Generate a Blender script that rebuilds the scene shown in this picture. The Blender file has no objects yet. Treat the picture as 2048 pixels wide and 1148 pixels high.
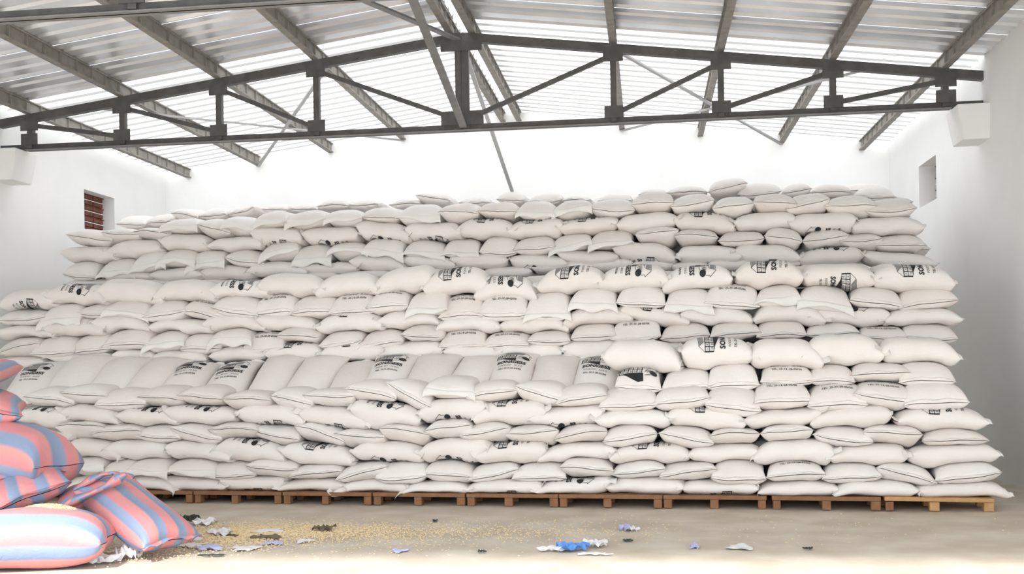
import bpy, bmesh, math, random
import numpy as np
from mathutils import Matrix, Vector

random.seed(7)
rng = np.random.default_rng(11)
SC = bpy.context.scene
COL = SC.collection

# ------------------------------------------------------------------ camera, sky, sun, exposure
cam_data = bpy.data.cameras.new('camera')
cam_data.sensor_width = 36.0
cam_data.lens = 36.0 * 2125.44 / 2048.0
cam_data.shift_y = (722.3 - 574.0) / 2048.0
cam_data.clip_end = 200
cam = bpy.data.objects.new('camera', cam_data)
COL.objects.link(cam)
R = Vector((0.991843, 0.126277, -0.017388))
U = Vector((0.017538, -0.000078, 0.999846))
F = Vector((-0.126256, 0.991995, 0.002292))
cam.matrix_world = Matrix(((R.x, U.x, -F.x, 0.0), (R.y, U.y, -F.y, 0.0), (R.z, U.z, -F.z, 1.755), (0, 0, 0, 1)))
SC.camera = cam

world = bpy.data.worlds.new('sky')
SC.world = world
world.use_nodes = True
bg = world.node_tree.nodes['Background']
bg.inputs[0].default_value = (0.90, 0.95, 1.0, 1)
bg.inputs[1].default_value = 1.5

sun_data = bpy.data.lights.new('sun', 'SUN')
sun_data.energy = 2.7
sun_data.angle = math.radians(5.0)
sun_data.color = (1.0, 0.985, 0.96)
sun = bpy.data.objects.new('sun', sun_data)
COL.objects.link(sun)
SUN_EL = math.radians(45)
sdir = Vector((0.10, math.cos(SUN_EL), -math.sin(SUN_EL)))      # travels into the hall through its open front
sun.rotation_euler = sdir.to_track_quat('-Z', 'Y').to_euler()

SC.view_settings.view_transform = 'Standard'
SC.view_settings.look = 'None'
SC.view_settings.gamma = 1.0
SC.view_settings.use_curve_mapping = False
SC.view_settings.exposure = 1.05
SC.cycles.max_bounces = 8
SC.cycles.diffuse_bounces = 5
SC.cycles.glossy_bounces = 3
SC.cycles.adaptive_threshold = 0.04
SC.cycles.transmission_bounces = 6
SC.cycles.sample_clamp_indirect = 8.0

# ------------------------------------------------------------------ materials
def mat(name, col, rough=0.6, metal=0.0, bump=None, var=None, spec=0.4):
    m = bpy.data.materials.new(name); m.use_nodes = True
    nt = m.node_tree; b = nt.nodes['Principled BSDF']
    b.inputs['Base Color'].default_value = (*col, 1)
    b.inputs['Roughness'].default_value = rough
    b.inputs['Metallic'].default_value = metal
    b.inputs['Specular IOR Level'].default_value = spec
    tc = nt.nodes.new('ShaderNodeTexCoord')
    if var:                                            # (scale, second colour, low, high)
        sc_, c2, lo, hi = var
        n = nt.nodes.new('ShaderNodeTexNoise'); n.inputs['Scale'].default_value = sc_; n.inputs['Detail'].default_value = 6
        rp = nt.nodes.new('ShaderNodeValToRGB')
        rp.color_ramp.elements[0].position = lo; rp.color_ramp.elements[0].color = (*col, 1)
        rp.color_ramp.elements[1].position = hi; rp.color_ramp.elements[1].color = (*c2, 1)
        nt.links.new(tc.outputs['Object'], n.inputs['Vector']); nt.links.new(n.outputs['Fac'], rp.inputs['Fac'])
        nt.links.new(rp.outputs['Color'], b.inputs['Base Color'])
    if bump:                                           # (scale, strength, distance)
        n2 = nt.nodes.new('ShaderNodeTexNoise'); n2.inputs['Scale'].default_value = bump[0]; n2.inputs['Detail'].default_value = 5
        bp = nt.nodes.new('ShaderNodeBump'); bp.inputs['Strength'].default_value = bump[1]; bp.inputs['Distance'].default_value = bump[2]
        nt.links.new(tc.outputs['Object'], n2.inputs['Vector']); nt.links.new(n2.outputs['Fac'], bp.inputs['Height'])
        nt.links.new(bp.outputs['Normal'], b.inputs['Normal'])
    return m

def sack_material():
    m = bpy.data.materials.new('woven_white_polypropylene'); m.use_nodes = True
    nt = m.node_tree; b = nt.nodes['Principled BSDF']
    b.inputs['Roughness'].default_value = 0.5
    b.inputs['Specular IOR Level'].default_value = 0.35
    oi = nt.nodes.new('ShaderNodeObjectInfo')
    rp = nt.nodes.new('ShaderNodeValToRGB')
    rp.color_ramp.elements[0].color = (0.85, 0.80, 0.765, 1); rp.color_ramp.elements[1].color = (0.89, 0.855, 0.832, 1)
    nt.links.new(oi.outputs['Random'], rp.inputs['Fac'])
    tc = nt.nodes.new('ShaderNodeTexCoord')
    n = nt.nodes.new('ShaderNodeTexNoise'); n.inputs['Scale'].default_value = 3.0; n.inputs['Detail'].default_value = 4
    mx = nt.nodes.new('ShaderNodeMixRGB'); mx.blend_type = 'MULTIPLY'; mx.inputs['Fac'].default_value = 0.35
    r2 = nt.nodes.new('ShaderNodeValToRGB')
    r2.color_ramp.elements[0].position = 0.35; r2.color_ramp.elements[0].color = (0.90, 0.89, 0.87, 1); r2.color_ramp.elements[1].position = 0.6
    nt.links.new(tc.outputs['Object'], n.inputs['Vector']); nt.links.new(n.outputs['Fac'], r2.inputs['Fac'])
    nt.links.new(rp.outputs['Color'], mx.inputs[1]); nt.links.new(r2.outputs['Color'], mx.inputs[2])
    nt.links.new(mx.outputs['Color'], b.inputs['Base Color'])
    w = nt.nodes.new('ShaderNodeTexNoise'); w.inputs['Scale'].default_value = 14.0; w.inputs['Detail'].default_value = 7
    w.inputs['Distortion'].default_value = 0.6
    bp = nt.nodes.new('ShaderNodeBump'); bp.inputs['Strength'].default_value = 0.30; bp.inputs['Distance'].default_value = 0.02
    nt.links.new(tc.outputs['Object'], w.inputs['Vector']); nt.links.new(w.outputs['Fac'], bp.inputs['Height'])
    nt.links.new(bp.outputs['Normal'], b.inputs['Normal'])
    return m

def striped_material(name, n, shift):
    m = bpy.data.materials.new(name); m.use_nodes = True
    nt = m.node_tree; b = nt.nodes['Principled BSDF']
    b.inputs['Roughness'].default_value = 0.55
    tc = nt.nodes.new('ShaderNodeTexCoord'); sp = nt.nodes.new('ShaderNodeSeparateXYZ')
    nt.links.new(tc.outputs['UV'], sp.inputs[0])
    ma = nt.nodes.new('ShaderNodeMath'); ma.operation = 'MULTIPLY_ADD'; ma.inputs[1].default_value = n; ma.inputs[2].default_value = shift
    fr = nt.nodes.new('ShaderNodeMath'); fr.operation = 'FRACT'
    nt.links.new(sp.outputs[0], ma.inputs[0]); nt.links.new(ma.outputs[0], fr.inputs[0])
    rp = nt.nodes.new('ShaderNodeValToRGB'); e = rp.color_ramp.elements
    e[0].position = 0.0; e[0].color = (0.66, 0.25, 0.27, 1)
    e[1].position = 0.44; e[1].color = (0.69, 0.31, 0.29, 1)
    for p_, c_ in ((0.56, (0.21, 0.28, 0.43, 1)), (0.90, (0.27, 0.34, 0.49, 1)), (1.0, (0.66, 0.25, 0.27, 1))):
        k = e.new(p_); k.color = c_
    nt.links.new(fr.outputs[0], rp.inputs['Fac'])
    nt.links.new(rp.outputs['Color'], b.inputs['Base Color'])
    w = nt.nodes.new('ShaderNodeTexNoise'); w.inputs['Scale'].default_value = 11.0; w.inputs['Detail'].default_value = 6; w.inputs['Distortion'].default_value = 0.8
    bp = nt.nodes.new('ShaderNodeBump'); bp.inputs['Strength'].default_value = 0.4; bp.inputs['Distance'].default_value = 0.02
    nt.links.new(tc.outputs['Object'], w.inputs['Vector']); nt.links.new(w.outputs['Fac'], bp.inputs['Height'])
    nt.links.new(bp.outputs['Normal'], b.inputs['Normal'])
    return m

def translucent_sheet(name, fac, col):
    m = bpy.data.materials.new(name); m.use_nodes = True
    nt = m.node_tree; out = nt.nodes['Material Output']; b = nt.nodes['Principled BSDF']
    b.inputs['Base Color'].default_value = (*col, 1); b.inputs['Roughness'].default_value = 0.4
    t = nt.nodes.new('ShaderNodeBsdfTranslucent'); t.inputs['Color'].default_value = (0.9, 0.9, 0.9, 1)
    mx = nt.nodes.new('ShaderNodeMixShader'); mx.inputs[0].default_value = fac
    nt.links.new(b.outputs[0], mx.inputs[1]); nt.links.new(t.outputs[0], mx.inputs[2]); nt.links.new(mx.outputs[0], out.inputs[0])
    return m

M_SACK = sack_material()
M_HEM = mat('sack_hem', (0.88, 0.86, 0.83), 0.6, bump=(30, 0.3, 0.01))
M_INK = mat('black_ink', (0.02, 0.02, 0.022), 0.6)
M_GREYINK = mat('grey_ink', (0.28, 0.28, 0.28), 0.6)
M_WALL = mat('white_plaster', (0.92, 0.92, 0.91), 0.85, bump=(9, 0.25, 0.01), var=(1.2, (0.88, 0.88, 0.87), 0.45, 0.75))
M_FLOOR = mat('worn_concrete', (0.56, 0.485, 0.40), 0.75, bump=(14, 0.35, 0.008), var=(1.7, (0.69, 0.63, 0.54), 0.38, 0.68))
M_ROOF = mat('galvanised_sheet', (0.88, 0.90, 0.93), 0.24, metal=0.65, bump=(3, 0.08, 0.02), var=(2.2, (0.76, 0.77, 0.80), 0.4, 0.75))
M_CLEAR = translucent_sheet('translucent_fibreglass_sheet', 0.52, (0.85, 0.85, 0.84))
M_RIBSHADE = translucent_sheet('rib_shade_fibreglass', 0.10, (0.50, 0.49, 0.47))
M_STEEL = mat('grey_primer_steel', (0.085, 0.085, 0.085), 0.55, var=(6, (0.13, 0.13, 0.128), 0.4, 0.8))
M_BRACE = mat('light_grey_steel', (0.20, 0.20, 0.20), 0.5, var=(6, (0.26, 0.26, 0.26), 0.4, 0.8))
M_GLARED = mat('glare_paled_steel', (0.42, 0.42, 0.42), 0.5)  # brace steel lightened: glare of the far bay put into its colour
M_PURLIN = mat('weathered_purlin', (0.30, 0.285, 0.26), 0.7, var=(5, (0.18, 0.16, 0.14), 0.45, 0.8), bump=(20, 0.3, 0.01))
M_WOOD = mat('brown_pallet_wood', (0.30, 0.155, 0.075), 0.7, var=(7, (0.19, 0.085, 0.04), 0.35, 0.8), bump=(30, 0.3, 0.01))
M_WOOD2 = mat('fresh_pallet_wood', (0.58, 0.35, 0.16), 0.7, var=(7, (0.46, 0.25, 0.10), 0.35, 0.8), bump=(30, 0.3, 0.01))
M_CLAY = mat('brown_clay', (0.17, 0.055, 0.035), 0.75, var=(9, (0.24, 0.09, 0.055), 0.4, 0.8))
M_DARK = mat('dark_frame', (0.04, 0.035, 0.03), 0.6)
M_GRAIN = mat('pale_grain', (0.84, 0.67, 0.41), 0.7)
M_PAPER = mat('pale_paper', (0.78, 0.78, 0.80), 0.6)
M_PLASTIC = mat('clear_white_plastic', (0.86, 0.86, 0.88), 0.3)
M_BLUE = mat('blue_plastic', (0.12, 0.30, 0.72), 0.4)
M_LILAC = mat('lilac_plastic', (0.50, 0.52, 0.80), 0.4)
M_LITTER = mat('dark_litter', (0.05, 0.05, 0.04), 0.7, var=(40, (0.03, 0.07, 0.05), 0.4, 0.7))
M_STRAW = mat('brown_litter', (0.16, 0.13, 0.09), 0.8)

# ------------------------------------------------------------------ helpers
def link(name, me, mats, parent=None):
    o = bpy.data.objects.new(name, me)
    COL.objects.link(o)
    for m in (mats if isinstance(mats, (list, tuple)) else [mats]):
        if len(me.materials) < (len(mats) if isinstance(mats, (list, tuple)) else 1): me.materials.append(m)
    if parent: o.parent = parent
    return o

def tag(o, label=None, cat=None, group=None, kind=None):
    if label: o['label'] = label
    if cat: o['category'] = cat
    if group: o['group'] = group
    if kind: o['kind'] = kind
    return o

def empty(name, loc=(0, 0, 0), rz=0.0):
    o = bpy.data.objects.new(name, None); COL.objects.link(o)
    o.location = loc; o.rotation_euler = (0, 0, rz); o.empty_display_size = 0.1
    return o

def pymesh(name, v, f, smooth=False):
    me = bpy.data.meshes.new(name)
    me.from_pydata([tuple(map(float, p)) for p in v], [], [tuple(map(int, q)) for q in f])
    if smooth: me.polygons.foreach_set('use_smooth', [True] * len(me.polygons))
    me.update()
    return me

class MB:
    def __init__(s): s.v = []; s.f = []
    def box(s, a, b):
        n = len(s.v)
        x0, y0, z0 = a; x1, y1, z1 = b
        s.v += [(x0, y0, z0), (x1, y0, z0), (x1, y1, z0), (x0, y1, z0), (x0, y0, z1), (x1, y0, z1), (x1, y1, z1), (x0, y1, z1)]
        s.f += [(n + i for i in q) for q in ((3, 2, 1, 0), (4, 5, 6, 7), (0, 1, 5, 4), (1, 2, 6, 5), (2, 3, 7, 6), (3, 0, 4, 7))]
        s.f = [tuple(q) for q in s.f]
        return s
    def bar(s, p, q, w, h, side=(0, 1, 0)):        # rectangular bar from p to q: w along side, h across
        p = Vector(p); q = Vector(q); d = (q - p).normalized(); a = Vector(side)
        a = (a - d * a.dot(d)).normalized(); b = d.cross(a)
        n = len(s.v)
        for c in (p, q):
            for i, j in ((-1, -1), (1, -1), (1, 1), (-1, 1)):
                s.v.append(tuple(c + a * (w / 2 * i) + b * (h / 2 * j)))
        s.f += [(n, n + 1, n + 2, n + 3), (n + 7, n + 6, n + 5, n + 4)] + [(n + i, n + 4 + i, n + 4 + (i + 1) % 4, n + (i + 1) % 4) for i in range(4)]
        return s
    def build(s, name, m, parent=None, bevel=0.0):
        bm = bmesh.new()
        vs = [bm.verts.new(p) for p in s.v]
        for q in s.f: bm.faces.new([vs[i] for i in q])
        bmesh.ops.recalc_face_normals(bm, faces=bm.faces)
        if bevel: bmesh.ops.bevel(bm, geom=list(bm.edges), offset=bevel, segments=1, affect='EDGES', clamp_overlap=True)
        me = bpy.data.meshes.new(name); bm.to_mesh(me); bm.free()
        return link(name, me, m, parent)

# ------------------------------------------------------------------ the hall
XL, XR, XK = -10.368, 4.881, -2.744            # side walls and ridge line
WH = 7.6245
YF, YB, YT = 4.4, 22.10, 16.11                 # open front, back wall, truss
YN = 2 * YT - YB                               # next truss towards the front
ZE, ZA, ZB = 5.856, 6.847, 5.337               # top chord at wall and ridge, underside of bottom chord
SL = (ZA - ZE) / WH
PUR = 0.20                                     # purlin depth
def chord_z(x): return ZA - SL * abs(x - XK)
def roof_z(x): return chord_z(x) + PUR

def struct(o): o['kind'] = 'structure'; return o

# floor: one slab that runs on outside the open front
fv = []; ff = []
nx, ny = 40, 60
fx = np.linspace(XL - 3, XR + 3, nx); fy = np.linspace(-14, YB + 0.2, ny)
for y in fy:
    for x in fx:
        fv.append((x, y, 0.006 * math.sin(x * 2.1 + y * 0.7) * math.sin(y * 1.3 + 1) - 0.006))
for j in range(ny - 1):
    for i in range(nx - 1):
        a = j * nx + i; ff.append((a, a + 1, a + nx + 1, a + nx))
struct(link('floor', pymesh('floor', fv, ff, True), M_FLOOR))

def wall_with_hole(name, x_in, x_out, holes):
    # side wall running along y; holes are (y0, y1, z0, z1); its head follows the underside of the sheets
    zt = roof_z(x_in) + 0.01
    ys = sorted({YF, YB + 0.25} | {h[0] for h in holes} | {h[1] for h in holes})
    zs = sorted({-0.3, zt} | {h[2] for h in holes} | {h[3] for h in holes})
    m = MB()
    for i in range(len(ys) - 1):
        for j in range(len(zs) - 1):
            yc = (ys[i] + ys[i + 1]) / 2; zc = (zs[j] + zs[j + 1]) / 2
            if any(h[0] < yc < h[1] and h[2] < zc < h[3] for h in holes): continue
            m.box((min(x_in, x_out), ys[i], zs[j]), (max(x_in, x_out), ys[i + 1], zs[j + 1]))
    return struct(m.build(name, M_WALL))
HOLE = [(18.66, 19.80, 4.41, 5.15)]
wall_with_hole('wall_left', XL, XL - 0.38, HOLE)
wall_with_hole('wall_right', XR, XR + 0.38, HOLE)

def gable(name, y0, y1, opening=None):
    v = []
    for y in (y0, y1):
        v += [(XL, y, -0.3), (XR, y, -0.3), (XR, y, roof_z(XR) + 0.02), (XK, y, roof_z(XK) + 0.02), (XL, y, roof_z(XL) + 0.02)]
    f = [(0, 1, 2, 3, 4), (9, 8, 7, 6, 5)] + [(i, (i + 1) % 5, 5 + (i + 1) % 5, 5 + i) for i in range(5)]
    return struct(link(name, pymesh(name, v, f), M_WALL))
gable('wall_back', YB, YB + 0.25)
# front: lintel over the full-width opening, short piers at both sides
LINTEL = 5.40
m = MB()
v = []
for y in (YF - 0.25, YF):
    v += [(XL, y, LINTEL), (XR, y, LINTEL), (XR, y, roof_z(XR) + 0.02), (XK, y, roof_z(XK) + 0.02), (XL, y, roof_z(XL) + 0.02)]
f = [(0, 1, 2, 3, 4), (9, 8, 7, 6, 5)] + [(i, (i + 1) % 5, 5 + (i + 1) % 5, 5 + i) for i in range(5)]
n0 = len(v)
mw = MB(); mw.v = v; mw.f = f
mw.box((XL, YF - 0.25, -0.3), (XL + 0.5, YF, LINTEL)); mw.box((XR - 0.4, YF - 0.25, -0.3), (XR, YF, LINTEL))
struct(mw.build('wall_front', M_WALL))

# windows: pierced clay screens set at the outer face of the deep openings
def window(n, x_in, x_out, left):
    y0, y1, z0, z1 = HOLE[0]
    s = -1 if left else 1
    w = empty('window_%d' % n, (x_in, (y0 + y1) / 2, z0)); struct(w)
    xo = s * (0.23 if left else 0.29)
    hw = (y1 - y0) / 2
    MB().box((min(xo + s * 0.05, xo + s * 0.06), -hw, 0), (max(xo + s * 0.05, xo + s * 0.06), hw, z1 - z0)).build('backing', M_DARK, w)
    rows_ = 7; rh = (z1 - z0) / rows_
    for r in range(rows_):
        for c in range(3):
            cy0 = -hw + c * 2 * hw / 3; cy1 = cy0 + 2 * hw / 3 - 0.03
            b = MB()
            b.box((min(xo, xo + s * 0.05), cy0, r * rh + 0.012), (max(xo, xo + s * 0.05), cy1, (r + 1) * rh - 0.012))
            b.build('clay_block', M_CLAY, w, 0.008)
        MB().box((min(xo - s * 0.012, xo), -hw, (r + 1) * rh - 0.016), (max(xo - s * 0.012, xo), hw, (r + 1) * rh - 0.004)).build('mortar_ledge', M_WALL if r % 2 else M_CLAY, w)
    return w
window(1, XL, XL - 0.28, True)
window(2, XR, XR + 0.28, False)

# roof: corrugated sheets, one object per sheet, laid on both slopes; the last bay has light-passing sheets
ceiling = struct(empty('ceiling', (XK, YT, ZA)))
SHEET = 1.0
def sheet_mesh(side, w):
    # trapezoid ribs run from ridge to eave; local x from the ridge outwards
    prof = []
    pitch = 1.0 / 3
    k = int(round(w / pitch))
    for i in range(k):
        b = i * pitch
        prof += [(b, 0.0), (b + 0.185, 0.0), (b + 0.215, 0.04), (b + 0.28, 0.04), (b + 0.31, 0.0)]
    prof.append((k * pitch + 0.02, 0.0))
    xs = np.linspace(0.10, WH + 0.12, 8)
    v = []; f = []
    for x in xs:
        for (y, z) in prof: v.append((side * x, y, -SL * x + z))
    n = len(prof)
    for j in range(len(xs) - 1):
        for i in range(n - 1):
            a = j * n + i; f.append((a, a + 1, a + n + 1, a + n))
    return pymesh('roof_sheet', v, f)
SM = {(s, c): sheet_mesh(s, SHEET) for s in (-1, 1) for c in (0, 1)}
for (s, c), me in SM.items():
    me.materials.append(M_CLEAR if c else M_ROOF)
    if c:                                          # shade lines painted on the rear rib flanks of the light-passing sheets
        me.materials.append(M_RIBSHADE)
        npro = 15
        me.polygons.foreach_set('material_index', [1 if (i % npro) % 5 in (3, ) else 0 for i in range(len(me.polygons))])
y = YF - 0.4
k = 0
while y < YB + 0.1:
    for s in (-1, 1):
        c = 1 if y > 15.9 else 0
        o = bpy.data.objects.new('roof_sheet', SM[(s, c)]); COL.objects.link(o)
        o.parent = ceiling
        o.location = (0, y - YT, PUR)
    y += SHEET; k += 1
# ridge cap bent over the joint of the two slopes
v = []; f = []
ys = np.linspace(YF - 0.4, YB + 0.2, 60)
for i, yy in enumerate(ys):
    for x, z in ((-0.42, -0.075), (-0.1, 0.035), (0.1, 0.035), (0.42, -0.075)):
        v.append((x, yy - YT, PUR + 0.05 + z - 0.05 * 0 + 0.006 * math.sin(i * 2.3)))
for i in range(len(ys) - 1):
    for j in range(3):
        a = i * 4 + j; f.append((a, a + 1, a + 5, a + 4))
link('ridge_cap', pymesh('ridge_cap', v, f), M_CLEAR, ceiling)
# rough mortar bedding between wall heads and sheets
for s, xw in ((-1, XL), (1, XR)):
    bed = MB()
    yy = YF
    while yy < YB:
        d = random.uniform(0.18, 0.45); t = random.uniform(0.01, 0.07); h = random.uniform(0.02, 0.08)
        bed.box((xw - s * t - (0.1 if s > 0 else 0), yy, roof_z(XR) - h), (xw - s * t + (0.1 if s < 0 else 0) + (0.10 if s > 0 else 0) + 0.001, yy + d * 0.8, roof_z(XR) + 0.03))
        yy += d
    tag(bed.build('mortar_bed', mat('eave_mortar', (0.42, 0.37, 0.30), 0.9, var=(6, (0.62, 0.60, 0.56), 0.4, 0.7)), ceiling), kind='stuff')

# purlins along the hall, one over every truss node
NODES = [2.3101, 3.9023, 5.5188, 7.0995]
PUR_X = [(-7.0995, 'lowest purlin of the left roof slope'), (-5.5188, 'second purlin up the left roof slope'), (-3.9023, 'third purlin up the left roof slope'),
         (-2.3101, 'highest purlin of the left roof slope'), (-0.17, 'left one of the twin ridge purlins'), (0.17, 'right one of the twin ridge purlins'),
         (2.3101, 'highest purlin of the right roof slope'), (3.9023, 'third purlin up the right roof slope'), (5.5188, 'second purlin up the right roof slope'), (7.0995, 'lowest purlin of the right roof slope')]
for off, lab in PUR_X:
    x = XK + off; z = chord_z(x)
    p = empty('purlin', (x, YB, z))
    tag(p, 'weathered grey ' + lab, 'beam', 'roof purlins')
    L = YB - YF + 0.2
    MB().box((-0.055, -L, 0.0), (0.055, 0, 0.022)).build('lower_flange', M_PURLIN, p)
    MB().box((-0.018, -L, 0.022), (0.018, 0, PUR - 0.02)).build('web', M_PURLIN, p)
    MB().box((-0.055, -L, PUR - 0.02), (0.055, 0, PUR)).build('upper_flange', M_PURLIN, p)
    st = None
    yy = -0.3
    while yy > -L:
        if st is None:
            st = MB().box((-0.05, -0.008, 0.022), (0.05, 0.008, PUR - 0.02)).build('stiffener', M_PURLIN, p)
            s2 = st
        else:
            s2 = bpy.data.objects.new('stiffener', st.data); COL.objects.link(s2); s2.parent = p
        s2.location = (0, yy, 0)
        yy -= 0.42

# trusses
def truss(y, label):
    t = empty('roof_truss', (XK, y, ZB)); tag(t, label, 'truss', 'roof trusses')
    CH = 0.13
    zt = lambda o: ZA - SL * abs(o) - ZB
    for s in (-1, 1):
        MB().bar((0, 0, zt(0) - CH / 2), (s * (WH + 0.02), 0, zt(WH) - CH / 2), 0.11, CH).build('top_chord', M_STEEL, t)
    MB().box((-WH - 0.05, -0.012, 0.0), (WH + 0.05, 0.012, 0.105)).build('bottom_chord', M_STEEL, t)
    MB().box((-WH + 0.45, -0.075, 0.0), (WH - 0.45, 0.075, 0.014)).build('bottom_flange', M_BRACE, t)
    kp = MB(); kp.box((-0.105, -0.05, 0.03), (-0.012, 0.05, zt(0) - 0.005)); kp.box((0.0, -0.04, 0.03), (0.105, 0.04, zt(0) - 0.005)); kp.build('king_post', M_STEEL, t)
    for s in (-1, 1):
        for i, a in enumerate(NODES):
            MB().box((s * a - 0.045, -0.05, 0.03), (s * a + 0.045, 0.05, zt(a) - 0.02)).build('post', M_STEEL, t)
            MB().box((s * a - 0.14, -0.065, 0.09), (s * a + 0.14, -0.05, 0.27)).build('gusset_plate', M_STEEL, t)
            MB().box((s * a - 0.15, -0.065, zt(a) - CH - 0.14), (s * a + 0.15, -0.05, zt(a) - CH + 0.03)).build('gusset_plate', M_STEEL, t)
            inner = NODES[i - 1] if i else 0.0
            MB().bar((s * (inner + 0.05), -0.02, 0.17), (s * (a - 0.04), -0.02, zt(a) - CH - 0.05), 0.06, 0.065).build('diagonal', M_STEEL, t)
    MB().box((-0.33, -0.065, 0.09), (0.33, -0.055, 0.30)).build('gusset_plate', M_STEEL, t)
    MB().box((-0.32, -0.065, zt(0) - CH - 0.16), (0.32, -0.055, zt(0) - CH + 0.04)).build('gusset_plate', M_STEEL, t)
    return t
truss(YT, 'dark steel roof truss spanning the hall above the white sacks')
truss(YN, 'nearer dark steel truss, its bottom chord cut by the top edge')
# bearing blocks that carry the truss ends
for s, xw, lab in ((-1, XL, 'left'), (1, XR, 'right')):
    for yy, l2 in ((YT, ''), ):
        x0, x1 = (xw - 0.01, xw + 0.44) if s < 0 else (xw - 0.44, xw + 0.01)
        b = MB().box((x0 - xw, -0.32, -0.50), (x1 - xw, 0.32, 0.0))
        # splay the underside
        b.v = [(vx * (0.80 if vz < -0.4 and abs(vx) > 0.2 else 1.0), vy * (0.86 if vz < -0.4 else 1.0), vz) for vx, vy, vz in b.v]
        o = b.build('bearing_block', M_WALL, None, 0.01); o.location = (xw, yy, ZB)
        tag(o, 'white plastered bearing block under the %s end of the truss' % lab, 'wall bracket', 'truss bearing blocks')

# braces: flat bars between the trusses and the back wall
def brace(p, q, label, w=0.07, m=None, side=(1, 0, 0)):
    p = Vector(p); q = Vector(q)
    o = MB().bar((0, 0, 0), q - p, w, 0.03, side).build('brace_bar', m or M_BRACE)
    o.location = p
    tag(o, label, 'brace', 'roof brace bars')
zc = lambda off: ZA - SL * abs(off)
brace((XK - 2.05, YT, zc(2.05) - 0.03), (XK - 5.5188, YB - 0.03, zc(5.5188) - 0.02), 'grey brace bar from the left top chord down to the back wall', 0.06, M_GLARED)
brace((XK - 6.1, YT, zc(6.1) - 0.06), (XK - 2.3101, YB - 0.03, zc(2.31) - 0.02), 'long flat brace bar crossing behind the left truss half', 0.06, M_GLARED)
brace((XK + 2.3101, YT, zc(2.31) - 0.06), (XK + 5.5188, YB - 0.03, zc(5.5188) - 0.02), 'grey brace bar from the right top chord down to the back wall', 0.06, M_GLARED)
brace((XK + 6.1, YT, zc(6.1) - 0.06), (XK + 2.3101, YB - 0.03, zc(2.31) - 0.02), 'long flat brace bar crossing behind the right truss half', 0.06, M_GLARED)
brace((XK + 0.02, YT - 0.09, ZB + 0.05), (XK, YN, ZA - 0.1), 'steel brace bar rising from the king post foot towards the viewer', 0.11)
brace((XK - 0.05, YT - 0.09, ZA - 0.12), (XK - 2.3101, YN, zc(2.31) - 0.1), 'flat brace bar from the king post head across the left slope', 0.11)
brace((XK, YT + 0.09, ZA - 0.16), (XK, YB - 0.03, ZB + 0.03), 'thin glare-paled brace bar from the ridge down to the back wall', 0.07, M_GLARED)
FACE_ANGLE = -0.08345
ROW_DEPTH = {'A1': 0.0, 'A2': 0.0, 'A3': 0.03, 'A4': 0.05, 'A5': 0.08, 'A6': 0.12, 'A7': 0.3, 'A8': 0.36, 'B1': 1.32, 'B2': 1.32, 'B3': 1.36, 'B4': 1.38, 'B5': 1.42, 'C1': 2.78, 'C2': 2.78, 'C3': 2.8, 'C4': 2.85, 'C5': 2.9, 'D1': 3.75}
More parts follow.
